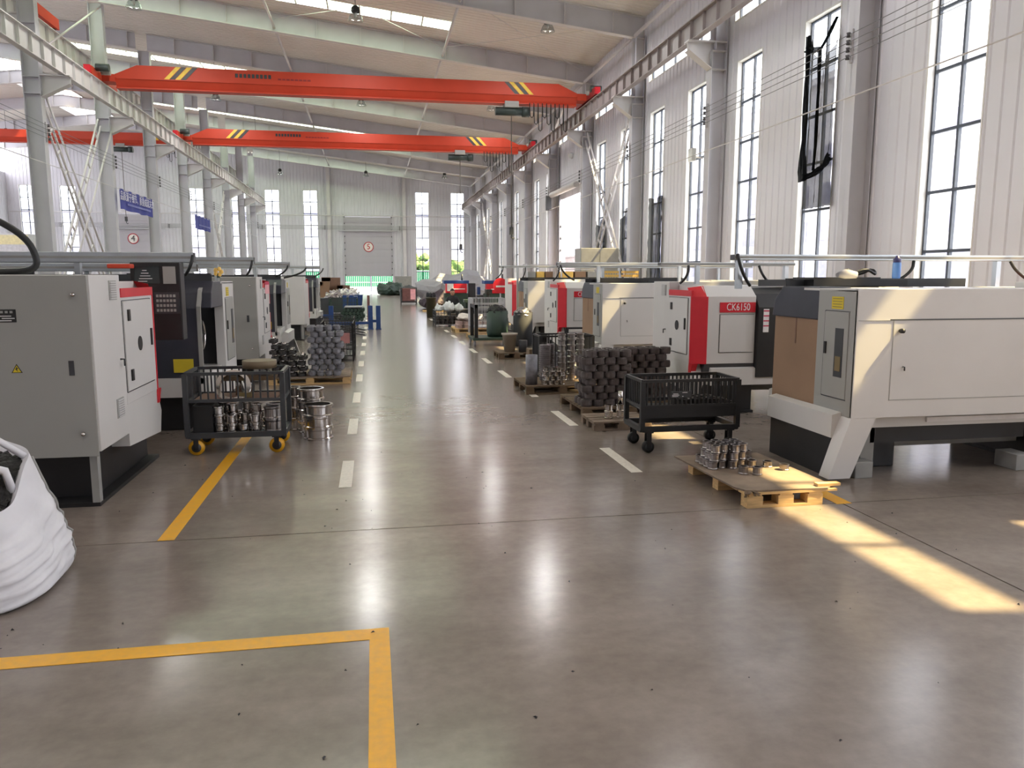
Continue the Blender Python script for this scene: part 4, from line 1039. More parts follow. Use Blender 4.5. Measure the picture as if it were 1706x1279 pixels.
# ================================================================== pallets, carts, rings
def pallet(label, x0, x1, y0, y1, h=0.14, m_=M_WOODD, deck='slats', mtop=None, along='x'):
    t = thing('wooden_pallet', label, 'pallet', ((x0+x1)/2, (y0+y1)/2, 0))
    w, d = (x1-x0)/2, (y1-y0)/2
    bt = 0.018
    for sy in (-1, 0, 1):
        box('runner', m_, t, -w, w, sy*(d-0.05)-0.045, sy*(d-0.05)+0.045, 0.002, bt+0.002)
        for sx in (-1, 0, 1): box('block', m_, t, sx*(w-0.06)-0.06, sx*(w-0.06)+0.06, sy*(d-0.05)-0.045, sy*(d-0.05)+0.045, bt+0.002, h-2*bt)
    for sx in (-1, 0, 1): box('stringer', m_, t, sx*(w-0.06)-0.05, sx*(w-0.06)+0.05, -d, d, h-2*bt, h-bt)
    n = max(4, int(round(2*d/0.13)))
    for i in range(n):
        yy = -d + (i+0.5)*2*d/n
        box('deck_board', mtop or m_, t, -w, w, yy-d/n+0.012, yy+d/n-0.012, h-bt, h)
    return t
# --- plywood covered pallet in front of the cardboard covered lathe
t = thing('wooden_pallet', 'light wooden pallet topped with a stained plywood sheet and splintered corner', 'pallet', (0, 0, 0))
for yy in (5.02, 5.5, 5.98):
    box('runner', M_WOOD, t, 2.6, 3.19, yy-0.05, yy+0.05, 0.001, 0.02)
    for xx in (2.66, 2.9, 3.13): box('block', M_WOOD, t, xx-0.06, xx+0.06, yy-0.05, yy+0.05, 0.02, 0.085)
for xx in (2.66, 2.9, 3.13): box('stringer', M_WOOD, t, xx-0.05, xx+0.05, 4.97, 6.03, 0.085, 0.1)
for i in range(8): box('deck_board', M_WOOD, t, 2.58, 3.24 + (0.06 if i == 0 else 0), 4.965+i*0.135, 5.075+i*0.135, 0.1, 0.116)
m = MB(); m.prism([(2.50, 6.1), (2.555, 5.1), (2.6, 5.0), (2.68, 4.98), (3.22, 4.96), (3.30, 5.03), (3.26, 6.1)], 'z', 0.117, 0.129); m.build('plywood_sheet', M_PLY, t)
box('batten', M_WOOD, t, 3.16, 3.34, 4.99, 5.045, 0.13, 0.15)
for i in range(7):
    a = random.uniform(-0.5, 0.5)
    MB().bar((2.60+i*0.012, 5.0, 0.121), (2.54+i*0.02+a*0.05, 4.92-random.uniform(0, 0.05), 0.118+random.uniform(-0.02, 0.02)), 0.018, 0.004).build('splinter', M_WOODD, t)

def ring_mesh(name, m_, ro, ri, h, flange=0.0, n=16):
    f = flange
    prof = [(ri, 0), (ro, 0), (ro, h*0.12), (ro-f, h*0.2), (ro-f, h*0.8), (ro, h*0.88), (ro, h), (ri, h), (ri, 0)]
    o = MB().lathe(prof, n=n).build(name, m_)
    for p in o.data.polygons: p.use_smooth = False
    return o
def scatter(src, pts, label, cat, group, jitter=0.002, tilt=0.02):
    first = True
    for p in pts:
        if first: o = src; first = False
        else: o = src.copy(); COL.objects.link(o)
        o.location = (p[0]+random.uniform(-1, 1)*jitter, p[1]+random.uniform(-1, 1)*jitter, p[2])
        o.rotation_euler = (0, 0, random.uniform(0, 6.28))
        tag(o, label, cat, group)
# shiny rings on the plywood pallet: heap of three layers
pts = []
for lay, rows in enumerate(((5, 4), (4, 4), (4, 3))):
    for i in range(rows[0]):
        for j in range(rows[1]):
            if lay == 1 and i == 0 and j == 3: continue
            pts.append((2.63+i*0.083+lay*0.02, 5.62+j*0.083+lay*0.02+0.03*(i % 2), 0.13+lay*0.061))
pts += [(2.80, 5.44, 0.13), (2.90, 5.40, 0.13)]
scatter(ring_mesh('turned_ring', M_STEELRING, 0.039, 0.027, 0.06, 0.003), pts, 'small bright turned steel ring piled on the stained plywood pallet', 'ring', 'turned rings heaped on the plywood')
scatter(ring_mesh('turned_ring', M_STEELRING, 0.04, 0.028, 0.045, 0.004), [(3.1, 5.62, 0.13), (3.18, 5.5, 0.13), (3.12, 6.0, 0.13)], 'single turned ring lying loose on the plywood beside the lathe plinth', 'ring', 'loose rings on the plywood')

# --- low barred cart beside the ring stacks (window side)
CD = 0.0
def barred_cart(label, x0, x1, y0, y1, zt, zm, zl, bars, m_, mw, wheel_r, casters, deckz):
    t = thing('barred_cart', label, 'cart', ((x0+x1)/2, (y0+y1)/2, 0))
    w, d = (x1-x0)/2, (y1-y0)/2; p = 0.022
    for sx in (-1, 1):
        for sy in (-1, 1):
            box('corner_post', m_, t, sx*w-p, sx*w+p, sy*d-p, sy*d+p, zl, zt)
    for z in (zt, zm):
        for sy in (-1, 1): box('rail', m_, t, -w, w, sy*d-0.014, sy*d+0.014, z-0.014, z+0.014)
        for sx in (-1, 1): box('rail', m_, t, sx*w-0.014, sx*w+0.014, -d, d, z-0.014, z+0.014)
    for sy in (-1, 1): box('bottom_rail', m_, t, -w, w, sy*d-0.02, sy*d+0.02, zl-0.02, zl+0.03)
    for sx in (-1, 1): box('bottom_rail', m_, t, sx*w-0.02, sx*w+0.02, -d, d, zl-0.02, zl+0.03)
    box('deck', m_, t, -w+0.02, w-0.02, -d+0.02, d-0.02, deckz-0.008, deckz)
    b0 = MB().box(-0.007, 0.007, -0.007, 0.007, zm, zt).build('bar', m_, t); first = True
    nx, ny = bars
    for sy in (-1, 1):
        for i in range(1, nx):
            q = (-w+2*w*i/nx, sy*d, 0)
            if first: b0.location = q; first = False
            else: inst(b0, t, q)
    for sx in (-1, 1):
        for i in range(1, ny): inst(b0, t, (sx*w, -d+2*d*i/ny, 0))
    for sx, sy in casters:
        c = MB().lathe([(0.0, -0.02), (wheel_r, -0.022), (wheel_r, 0.022), (0.0, 0.02)], (sx*(w-0.07), sy*(d-0.02)+CD*0.02, wheel_r+0.001), 20, 'y').build('wheel', mw, t)
        MB().lathe([(0.0, -0.026), (wheel_r*0.62, -0.026), (wheel_r*0.62, 0.026), (0.0, 0.026)], (sx*(w-0.07), sy*(d-0.02)+CD*0.02, wheel_r+0.001), 14, 'y').build('wheel_hub', M_CHAR, c)
        m = MB()
        xc_, yc_ = sx*(w-0.07), sy*(d-0.02)+CD*0.02
        for s in (-1, 1): m.box(xc_-0.022, xc_+0.022, yc_+s*0.034-0.003, yc_+s*0.034+0.003, wheel_r*0.8, zl-0.02)
        m.box(xc_-0.04, xc_+0.04, yc_-0.04, yc_+0.04, zl-0.03, zl-0.02); m.build('fork', M_BLACK, t)
    return t
ct = barred_cart('low black barred cart standing before the lathe with the lettered sign', 2.45, 3.40, 6.78, 7.24, 0.68, 0.44, 0.22, (22, 9), M_BLACK, M_RUBBER, 0.055, ((-1, -1), (1, -1), (-1, 1), (1, 1)), 0.40)
box('side_plate', M_CHAR, ct, -0.2, 0.0, -0.242, -0.23, 0.52, 0.58)
m = MB()
for i, (a, b) in enumerate(((-0.19, -0.13), (-0.19, -0.12), (-0.18, -0.13), (-0.09, -0.04), (-0.09, -0.08))): m.box(a, b, -0.246, -0.241, 0.53+0.012*(i % 4), 0.536+0.012*(i % 4))
m.build('plate_lettering', M_LABELW, ct)
box('tray_front', M_BLACK, ct, -0.47, 0.47, -0.235, -0.225, 0.33, 0.44)
scatter(ring_mesh('dark_bushing', M_FORGED, 0.07, 0.045, 0.09, 0.006), [(2.9+0.15*i, 6.9+0.15*j, 0.402) for i in range(3) for j in range(2)], 'dark steel bushing lying inside the low black barred cart', 'bushing', 'bushings in the low cart')

# --- forged ring stacks next to that cart
pallet('dark wooden pallet under the stacks of dull forged rings', 2.38, 3.6, 8.6, 9.75, 0.12)
def stack(src, x0, y0, nx, ny, nz, dx, dz, z0, label, cat, group, shell=True, ragged=0.0, jit=0.001):
    pts = []
    for k in range(nz):
        for i in range(nx):
            for j in range(ny):
                if shell and j > 0 and i not in (0, nx-1) and k < nz-1: continue
                if k == nz-1 and random.random() < ragged: continue
                off = dx*0.5*(k % 2)*0.8
                pts.append((x0+i*dx+off, y0+j*dx+off*0.3, z0+k*dz))
    scatter(src, pts, label, cat, group, jit)
    return pts
stack(ring_mesh('forged_ring', M_FORGE, 0.064, 0.04, 0.082, -0.005), 2.46, 8.75, 4, 3, 8, 0.142, 0.083, 0.121, 'dull forged ring in the front stack beside the low black barred cart', 'ring', 'forged rings in the front stack', ragged=0.15)
stack(ring_mesh('forged_ring', M_FORGE, 0.064, 0.04, 0.082, -0.005), 3.06, 9.02, 4, 2, 8, 0.142, 0.083, 0.121, 'dull forged ring in the rear stack against the red cornered lathe', 'ring', 'forged rings in the rear stack', ragged=0.1)
pallet('small pallet board carrying two bright spools beside the low cart', 2.3, 2.95, 7.85, 8.4, 0.1, M_PLY)
for i, x in enumerate((2.52, 2.66)):
    scatter(ring_mesh('bright_spool', M_CHROME, 0.05, 0.03, 0.075, 0.007, 20), [(x, 8.05+0.02*i, 0.101+k*0.076) for k in range(2)], 'bright machined spool stacked in pairs beside the forged ring stack', 'spool', 'paired spools on the pallet board', 0.001)
t = MB().lathe([(0.0, 0), (0.026, 0), (0.026, 0.14), (0.0, 0.14)], n=16).build('steel_pin', M_CHROME); t.location = (2.67, 8.1, 0.2541); tag(t, 'upright bright steel pin on top of a spool pair', 'pin')
# ring column behind
scatter(ring_mesh('bright_collar', M_STEELRING, 0.062, 0.035, 0.085, 0.008), [(2.72, 11.05, 0.12+k*0.086) for k in range(8)] + [(2.88, 11.1, 0.12+k*0.086) for k in range(8)] + [(3.03, 11.15, 0.12+k*0.086) for k in range(8)], 'bright flanged collar in a tall column behind the forged rings', 'collar', 'columns of flanged collars', 0.002)

# --- second pallet with tubes and bright rings
pallet('low dark pallet with steel tubes and a heap of bright rings', 2.08, 3.15, 10.5, 11.5, 0.12)
for (x, y, r, h) in ((2.2, 10.72, 0.085, 0.42),):
    o = MB().lathe([(r*0.8, 0), (r, 0), (r, h), (r*0.8, h), (r*0.8, 0)], n=20).build('steel_tube', M_FORGEG); o.location = (x, y, 0.121); tag(o, 'short wide grey steel tube standing at the pallet edge', 'tube')
for (x, y, r) in ((2.48, 11.1, 0.085), (2.6, 11.25, 0.06)):
    scatter(ring_mesh('steel_disc', mat('dull_steel', (124, 118, 120), 0.4, 0.8, var=0.12), r, r*0.5, 0.03, 0.004, 20), [(x, y, 0.121+k*0.031) for k in range(17)], 'thin dull steel disc in a tall %s column behind the bright ring heap' % ('wide' if r > 0.07 else 'slim'), 'disc', 'discs in the %s column' % ('wide' if r > 0.07 else 'slim'), 0.001)
pts = [(2.37+i*0.085+0.03*(k % 2), 10.62+j*0.085, 0.121+k*0.062) for k in range(4) for i in range(4-(k > 2)) for j in range(2)]
scatter(ring_mesh('turned_ring', M_CHROME, 0.039, 0.026, 0.06, 0.004), pts, 'bright turned ring in the heap beside the wide grey tube', 'ring', 'bright rings beside the tube')
ct = barred_cart('dark barred trolley behind the pallet of steel tubes', 2.55, 3.4, 11.75, 12.25, 0.72, 0.14, 0.12, (14, 8), M_BLACK, M_RUBBER, 0.05, ((-1, -1), (1, -1), (-1, 1), (1, 1)), 0.13)
scatter(ring_mesh('dark_bushing', M_FORGEG, 0.07, 0.045, 0.1, 0.006), [(2.67+0.15*i, 11.9+0.15*j, 0.131+0.101*k) for i in range(5) for j in range(2) for k in range(3)], 'steel bushing inside the dark barred trolley behind the tubes', 'bushing', 'bushings in the barred trolley')

# --- yellow wheeled cart (column side)
barred_cart('dark steel cart with barred top and yellow casters by the grey lathe', -1.72, -0.86, 7.42, 7.92, 0.76, 0.51, 0.18, (13, 9), M_CHAR, M_YEL, 0.07, ((-1, -1), (1, -1), (-1, 1), (1, 1)), 0.185)
rg = ring_mesh('large_ring', M_CHROME, 0.16, 0.12, 0.06, 0.008, 28); rg.location = (-1.33, 7.62, 0.60); rg.rotation_euler = (R(62), R(8), 0); tag(rg, 'large bright ring leaning inside the barred top of the yellow wheeled cart', 'ring')
o = MB().cyl((0, 0, 0), 0.16, 0.07, 24).build('round_wood_block', mat('olive_disc', (112, 98, 76), 0.6)); o.location = (-1.1, 7.74, 0.776); tag(o, 'olive brown round block lying across the top of the yellow wheeled cart', 'block')
o = MB().box(-1.45, -0.95, 7.65, 7.88, 0.66, 0.70).build('cart_board', M_WOODD); tag(o, 'dark board lying on the bars inside the yellow wheeled cart', 'board')
o = MB().box(-1.66, -0.92, 7.5, 7.88, 0.5, 0.515).build('cart_shelf', M_CARDD); tag(o, 'brown cardboard sheet lying in the yellow wheeled cart', 'cardboard')
o = MB().box(-1.28, -1.16, 7.52, 7.6, 0.52, 0.56).build('parts_box', mat('olive_box', (120, 104, 66), 0.6), bevel=0.004); tag(o, 'small olive box in the barred top of the yellow wheeled cart', 'box')
for i, x in enumerate((-1.30, -1.20)):
    o = MB().lathe([(0, 0), (0.03, 0), (0.03, 0.14), (0.022, 0.15), (0, 0.15)], n=14).build('bright_shaft', M_CHROME); o.location = (x, 7.72, 0.516); tag(o, 'upright bright shaft end inside the barred top of the yellow wheeled cart', 'shaft', 'bright shafts in the cart')
lab = 'bright turned flange on the bottom deck of the yellow wheeled cart'
scatter(ring_mesh('turned_flange', M_CHROME, 0.052, 0.03, 0.085, 0.01, 20), [(-1.45+0.108*i, 7.5+0.125*j, 0.187+k*0.087) for i in range(4) for j in range(3) for k in range(3) if not (k == 2 and (i+j) % 2) and not (j == 0 and k > 0 and i == 2)], lab, 'flange', 'flanges on the cart deck', 0.004)
scatter(ring_mesh('turned_flange', M_STEELRING, 0.085, 0.06, 0.12, 0.008, 22), [(-0.97, 7.54, 0.187), (-0.97, 7.54, 0.308), (-0.97, 7.73, 0.187), (-0.97, 7.73, 0.308)], 'wide turned ring stacked at the corner of the cart deck', 'flange', 'wide rings on the cart deck', 0.001)
o = MB().box(-1.68, -1.5, 7.46, 7.86, 0.187, 0.46).build('dark_parts_crate', M_BLACK, bevel=0.008); tag(o, 'black crate standing at the end of the yellow wheeled cart deck', 'crate')
# --- spools next to the cart
scatter(ring_mesh('flanged_spool', M_CHROME, 0.15, 0.125, 0.118, 0.012, 30), [(-0.59, 8.02, 0.001+k*0.119) for k in range(3)], 'wide bright flanged ring in the front stack beside the cart', 'ring', 'front stack of wide flanged rings', 0.006)
scatter(ring_mesh('flanged_spool', M_CHROME, 0.14, 0.115, 0.118, 0.012, 30), [(-0.68, 8.36, 0.001+k*0.119) for k in range(4)], 'wide bright flanged ring in the taller rear stack beside the cart', 'ring', 'rear stack of wide flanged rings', 0.006)
scatter(ring_mesh('flanged_spool', M_CHROME, 0.07, 0.05, 0.118, 0.01, 20), [(-0.86, 8.5, 0.001+k*0.119) for k in range(4)], 'narrow bright flanged ring in the stack between cart and wide rings', 'ring', 'narrow flanged rings', 0.004)

# --- pallet of hubs and grey rings (column side)
pallet('worn wooden pallet carrying dark hubs and grey forged rings', -1.6, -0.38, 12.1, 13.2, 0.12, M_WOOD, mtop=M_PLY)
stack(ring_mesh('grey_ring', M_FORGEG, 0.05, 0.03, 0.085, -0.011), -0.96, 12.22, 4, 3, 9, 0.125, 0.086, 0.121, 'grey forged ring stacked on the worn pallet', 'ring', 'grey rings on the worn pallet', ragged=0.2)
hub = ring_mesh('flanged_hub', M_FORGED, 0.062, 0.02, 0.05, 0.0)
m = MB(); m.lathe([(0.0, 0.05), (0.03, 0.05), (0.03, 0.085), (0.0, 0.085)], n=14)
hb = m.build('hub_boss', M_CHROME)
pts = []
for k in range(7):
    for i in range(4):
        for j in range(2):
            if k > 3 and i > 2 - (k - 4): continue
            pts.append((-1.525+i*0.135+0.03*(k % 2), 12.2+j*0.16, 0.121+k*0.087))
first = True
for p in pts:
    o = hub if first else hub.copy()
    b = hb if first else hb.copy()
    if not first: COL.objects.link(o); COL.objects.link(b)
    first = False
    o.location = p; b.parent = o; b.location = (0, 0, 0)
    tag(o, 'dark hub with bright boss stacked on the worn pallet', 'hub', 'hubs on the worn pallet')

# --- white bulk sack with swarf
def bag():
    t = thing('bulk_sack', 'white woven bulk sack full of black swarf by the grey lathe', 'sack', (-2.17, 4.36, 0))
    m = MB(); n = 96; lv = 48
    vs = []
    for j in range(lv+1):
        h = j/lv
        for i in range(n):
            a = 2*PI*i/n
            ca, sa = math.cos(a), math.sin(a)
            sq = (abs(ca)**3.5 + abs(sa)**3.5)**(-1/3.5)
            r = 0.465*sq*(1.0 - 0.34*h**1.3) + 0.03*math.sin(PI*min(1, h*1.4))
            if h < 0.06: r *= 0.93 + 1.2*h
            w1 = math.sin(h*21 + 1.6*math.sin(a*1.5+0.7) + 2.2*ca); w2 = math.sin(h*37 - 2.4*math.sin(a*2.3) + 1.1)
            r += (0.016*(1-abs(w1))**2 + 0.009*(1-abs(w2))**2 - 0.012 + 0.006*math.sin(a*11+h*9))*math.sin(PI*min(1, h*1.1+0.06))
            top = 0.62 + 0.15*sa - 0.05*ca*(1-sa) + 0.02*math.sin(a*5)
            vs.append((r*ca, r*sa*0.95, max(0.004, top*h + 0.004*math.sin(a*9))))
    fs = [(j*n+i, j*n+(i+1) % n, (j+1)*n+(i+1) % n, (j+1)*n+i) for j in range(lv) for i in range(n)]
    m.add(vs, fs, True)
    # hem rolled inward
    rim = vs[-n:]
    inner = [(p[0]*0.86, p[1]*0.86, p[2]-0.05) for p in rim]
    m.add(rim + inner, [(i, (i+1) % n, n+(i+1) % n, n+i) for i in range(n)], True)
    m.build('sack_cloth', M_BAG, t)
    m = MB()
    vs2 = [(0, 0, 0.66)]
    for k in range(1, 7):
        for i in range(n):
            q = rim[i]; f = k/6*0.9
            vs2.append((q[0]*f, q[1]*f, 0.66*(1-f)+ (q[2]-0.04)*f + random.uniform(-0.012, 0.012)))
    fs2 = [(0, 1+i, 1+(i+1) % n) for i in range(n)] + [(1+k*n+i, 1+k*n+(i+1) % n, 1+(k+1)*n+(i+1) % n, 1+(k+1)*n+i) for k in range(5) for i in range(n)]
    m.add(vs2, fs2); m.build('swarf_filling', M_SCRAP, t)
    # lifting straps and seam
    MB().tube([(0.27, 0.0, 0.52), (0.25, -0.02, 0.64), (0.1, -0.04, 0.69), (-0.2, -0.06, 0.70), (-0.3, -0.06, 0.6)], 0.022, 6).build('strap', M_BAG, t)
    MB().tube([(0.27, 0.2, 0.66), (0.15, 0.16, 0.77), (-0.15, 0.14, 0.78), (-0.3, 0.12, 0.7)], 0.02, 6).build('strap', M_BAG, t)
    sm = [(vs[j*n+10][0]*1.012, vs[j*n+10][1]*1.012, vs[j*n+10][2]) for j in range(2, lv, 2)]
    MB().tube(sm, 0.007, 5).build('seam', M_MGREY, t)
    return t
bag()
# swarf crumbs on the floor
crumb = MB().add([(0, 0, 0), (0.012, 0.003, 0.0), (0.006, 0.01, 0.0), (0.007, 0.004, 0.006)], [(0, 1, 2), (0, 1, 3), (1, 2, 3), (0, 2, 3)]).build('swarf_crumb', M_SCRAP)
first = True
for k in range(90):
    o = crumb if first else crumb.copy()
    if not first: COL.objects.link(o)
    first = False
    o.location = (random.uniform(-2.2, 3.6), random.uniform(2.3, 7.5), 0.003); o.rotation_euler = (0, 0, random.uniform(0, 6)); s_ = random.choice((0.6, 0.8, 1, 1.3)); o.scale = (s_*1.4, s_, s_)
    tag(o, 'tiny dark metal chip lying on the concrete floor', 'metal chip', 'metal chips on the floor')
# ================================================================== farther things, column side
def basket(label, x, y, w, d, z0, h, m_, group=None, fill=None):
    t = thing('wire_basket', label, 'basket', (x, y, 0), group=group)
    m = MB()
    for sx in (-1, 1):
        for sy in (-1, 1): m.box(sx*w/2-0.02, sx*w/2+0.02, sy*d/2-0.02, sy*d/2+0.02, 0, z0+h)
    m.box(-w/2, w/2, -d/2, d/2, z0-0.02, z0)
    m.build('frame', m_, t)
    g = MB(); n = 10
    for i in range(n+1):
        u = -w/2 + w*i/n; v = -d/2 + d*i/n
        for s in (-1, 1): g.box(u-0.005, u+0.005, s*d/2-0.005, s*d/2+0.005, z0, z0+h); g.box(s*w/2-0.005, s*w/2+0.005, v-0.005, v+0.005, z0, z0+h)
    for j in range(6):
        z = z0+h*j/5
        for s in (-1, 1): g.box(-w/2, w/2, s*d/2-0.006, s*d/2+0.006, z-0.006, z+0.006); g.box(s*w/2-0.006, s*w/2+0.006, -d/2, d/2, z-0.006, z+0.006)
    g.build('mesh_sides', m_, t)
    if fill:
        src = ring_mesh('basket_part', fill[0], 0.07, 0.04, 0.08, 0.01, 10)
        scatter(src, [(x-w/2+0.1+i*0.15, y-d/2+0.1+j*0.15, z0+0.001+k*0.085) for i in range(int((w-0.1)/0.15)) for j in range(int((d-0.1)/0.15)) for k in range(fill[1])], fill[2], 'ring', fill[3])
    return t
basket('dark wire basket with a red sign beyond the worn pallet', -0.72, 15.9, 0.62, 1.1, 0.12, 0.62, M_BLACK, None, (M_STEELRING, 4, 'bright ring inside the wire basket with the red sign', 'rings in the red sign basket'))
o = MB().box(-0.74, -0.47, 15.30, 15.315, 0.36, 0.56).build('basket_sign', mat('faded_red_card', (176, 124, 122), 0.7)); tag(o, 'faded red card hanging on the dark wire basket', 'sign')
basket('dark wire basket behind the one with the red sign', -0.85, 18.2, 0.8, 1.0, 0.12, 0.6, M_CHAR, None, (M_FORGED, 3, 'dark ring inside the farther wire basket', 'rings in the farther basket'))
for i in range(3): 
    o = MB().tube([(-0.75, 18.0+i*0.12, 0.42+0.05*i), (-0.2, 17.3+i*0.1, 0.36+0.05*i)], 0.015, 6).build('steel_bar', M_CHAR); tag(o, 'thin steel bar sticking out towards the lane dashes', 'bar', 'bars sticking out of the basket')
def blue_stand(x, y, h, label):
    t = thing('blue_stillage', label, 'stillage', (x, y, 0))
    for dx in (0, 0.24): box('post', M_BLUE, t, dx-0.07, dx+0.07, -0.06, 0.06, 0.02, h, 0.006)
    for dx in (0, 0.24): box('foot', M_BLUE, t, dx-0.09, dx+0.09, -0.09, 0.09, 0, 0.03)
    box('link', M_BLUE, t, 0, 0.24, -0.03, 0.03, 0.22, 0.3)
    box('tie', M_BLUE, t, -1.2, 0, -0.04, 0.04, 0.16, 0.24)
    for dx in (-1.2,): box('post', M_BLUE, t, dx-0.07, dx+0.07, -0.06, 0.06, 0.0, h, 0.006)
    return t
blue_stand(-0.1, 24.6, 0.74, 'blue steel stillage posts standing at the lane edge')
blue_stand(-1.05, 29.5, 0.95, 'farther blue steel stillage posts near the boxes')
for j in range(4):
    for i in range(6):
        o = MB().cyl((0, 0, 0), 0.055, 1.1, 10, 'y').build('steel_billet', M_GREEN) if (i, j) == (0, 0) else o0.copy()
        if (i, j) == (0, 0): o0 = o
        else: COL.objects.link(o)
        o.location = (-0.95+i*0.115+0.05*(j % 2), 24.7, 0.3+j*0.1); tag(o, 'dark green round billet lying in the blue stillage', 'billet', 'billets in the blue stillage')
o = MB().box(-0.9, -0.35, 24.65, 25.9, 0.68, 0.7).build('cover_board', M_GREYBAG); tag(o, 'pale board lying on top of the green billets', 'board')
basket('green wire basket between the blue stillages', -1.0, 27.2, 0.9, 1.0, 0.15, 0.75, M_GREEN, None, (M_FORGEG, 3, 'grey ring inside the green wire basket', 'rings in the green basket'))
o = MB().cyl((0, 0, 0), 0.05, 0.95, 12).build('dark_post', M_BROWN); o.location = (-0.18, 29.0, 0); tag(o, 'short dark bollard standing behind the blue stillage', 'bollard')
for (x, y, z, w, h, m_) in ((-3.0, 58, 0, 1.3, 1.55, M_CARDD), (-2.1, 57.2, 0, 0.9, 1.0, M_CARDD), (-3.5, 57, 0, 0.9, 1.25, M_CARD), (-1.7, 58.5, 0, 0.6, 0.8, M_CARD)):
    t = thing('cardboard_carton', 'brown cardboard carton %s in the pile near the back wall' % ('the tallest' if h > 1.5 else 'a tall one' if h > 1.1 else 'a low wide one' if w > 0.8 else 'the smallest'), 'carton', (x, y, z))
    box('carton', m_, t, -w/2, w/2, -0.4, 0.4, 0, h, 0.01); box('flap', m_, t, -w/2, 0, -0.4, -0.39, h-0.25, h+0.02)
for i, (x, y) in enumerate(((-1.5, 33), (-1.15, 34), (-1.3, 35.5), (-1.6, 31.5), (-0.95, 36.5))):
    t = thing('scrap_bin', 'open steel bin of mixed parts beyond the blue stillages', 'bin', (x, y, 0), group='parts bins beyond the stillages')
    m = MB(); m.prism([(-0.4, 0.001), (0.4, 0.001), (0.48, 0.8), (-0.48, 0.8)], 'y', -0.4, 0.4); m.build('bin_body', (M_CHAR, M_BLUE, M_FORGED)[i % 3], t)
    src = MB()
    for k in range(14): src.tube([(random.uniform(-0.35, 0.35), random.uniform(-0.3, 0.3), 0.8), (random.uniform(-0.4, 0.4), random.uniform(-0.35, 0.35), 0.8+random.uniform(0.05, 0.3))], 0.05, 6)
    src.build('parts_heap', (M_STEELRING, M_PAPER, M_GREYBAG)[i % 3], t)

# ================================================================== farther things, window side
t = thing('waste_bin', 'beige tapered waste bin on a small pallet beside the third red cornered lathe', 'bin', (2.72, 15.5, 0.13))
MB().lathe([(0.0, 0.0), (0.11, 0.0), (0.15, 0.33), (0.165, 0.33), (0.17, 0.37), (0.15, 0.37), (0.105, 0.02), (0, 0.02)], n=20).build('body', mat('bin_beige', (166, 158, 148), 0.5), t)
pallet('small low pallet under the beige waste bin', 2.45, 3.2, 15.2, 15.9, 0.12, M_WOODD)
o = MB().cyl((0, 0, 0), 0.09, 0.24, 14).build('dark_pail', M_CHAR); o.location = (2.98, 15.4, 0.121); tag(o, 'dark pail beside the beige waste bin', 'pail')
o = MB().box(2.75, 2.95, 13.6, 13.9, 0, 0.34).build('brown_crate', M_WOODD, bevel=0.01); tag(o, 'upright brown crate behind the dark barred trolley', 'crate')
# flatbed trolley with a tall dark post and two green drums
t = thing('flatbed_trolley', 'flatbed trolley with a tall dark post and grey caster', 'trolley', (2.85, 18.6, 0))
box('bed', M_GREEN, t, -0.55, 0.4, -0.5, 0.5, 0.14, 0.2, 0.008)
box('end_post', M_BLACK, t, -0.5, -0.42, -0.45, -0.35, 0.2, 0.98); box('end_post', M_BLACK, t, -0.5, -0.42, 0.35, 0.45, 0.2, 0.98); box('push_bar', M_BLACK, t, -0.49, -0.43, -0.45, 0.45, 0.9, 0.98)
for sx in (-1, 1):
    for sy in (-1, 1): MB().lathe([(0, -0.02), (0.065, -0.02), (0.065, 0.02), (0, 0.02)], (-0.08+sx*0.42, sy*0.42, 0.066), 14, 'x').build('wheel', M_GREYBAG, t)
for i, (x, y, m_, r, h) in enumerate(((2.95, 18.55, M_GREEN, 0.26, 0.62), (3.5, 18.1, M_CLOTHD, 0.23, 0.8))):
    t = thing('swarf_drum', 'dark %s drum heaped with shiny swarf %s' % (('green', 'on the flatbed trolley') if i == 0 else ('black', 'beside the flatbed trolley')), 'drum', (x, y, 0.201 if i == 0 else 0.0))
    MB().lathe([(0, 0), (r*0.9, 0), (r, 0.1), (r, h), (r*0.94, h), (r*0.94, h-0.05), (0, h-0.05)], n=20).build('drum', m_, t)
    bm = bmesh.new(); bmesh.ops.create_icosphere(bm, subdivisions=3, radius=r*0.95, matrix=Matrix.Translation((0, 0, h-0.06)))
    for v in bm.verts:
        v.co.z = h-0.06+max(0, v.co.z-(h-0.06))*0.8; v.co += Vector((random.uniform(-1, 1), random.uniform(-1, 1), random.uniform(-0.5, 1)))*0.03
    me = bpy.data.meshes.new('swarf_heap'); bm.to_mesh(me); bm.free(); me.materials.append(M_SCRAP if i == 0 else mat('bright_swarf', (150, 146, 146), 0.3, 0.8, var=0.6, scale=40))
    c = bpy.data.objects.new('swarf_heap', me); COL.objects.link(c); c.parent = t
wbk = basket('bare wire basket standing on a light pallet behind the flatbed trolley', 3.0, 20.7, 0.85, 0.85, 0.2, 0.75, M_STEEL, None, None); wbk.location.z = 0.121
pallet('light pallet under the bare wire basket', 2.5, 3.5, 20.2, 21.2, 0.12, M_WOOD)
pallet('light pallet loaded with pale bagged rings', 2.35, 3.6, 22.6, 23.9, 0.12, M_WOOD)
scatter(ring_mesh('pale_ring', mat('pale_rusty_ring', (176, 152, 146), 0.5, 0.5, var=0.2), 0.09, 0.05, 0.1, 0.01, 12), [(2.5+i*0.2, 22.75+j*0.25, 0.121+k*0.101) for i in range(6) for j in range(3) for k in range(2)], 'pale brownish ring in the low heap on the light pallet', 'ring', 'pale rings on the light pallet')
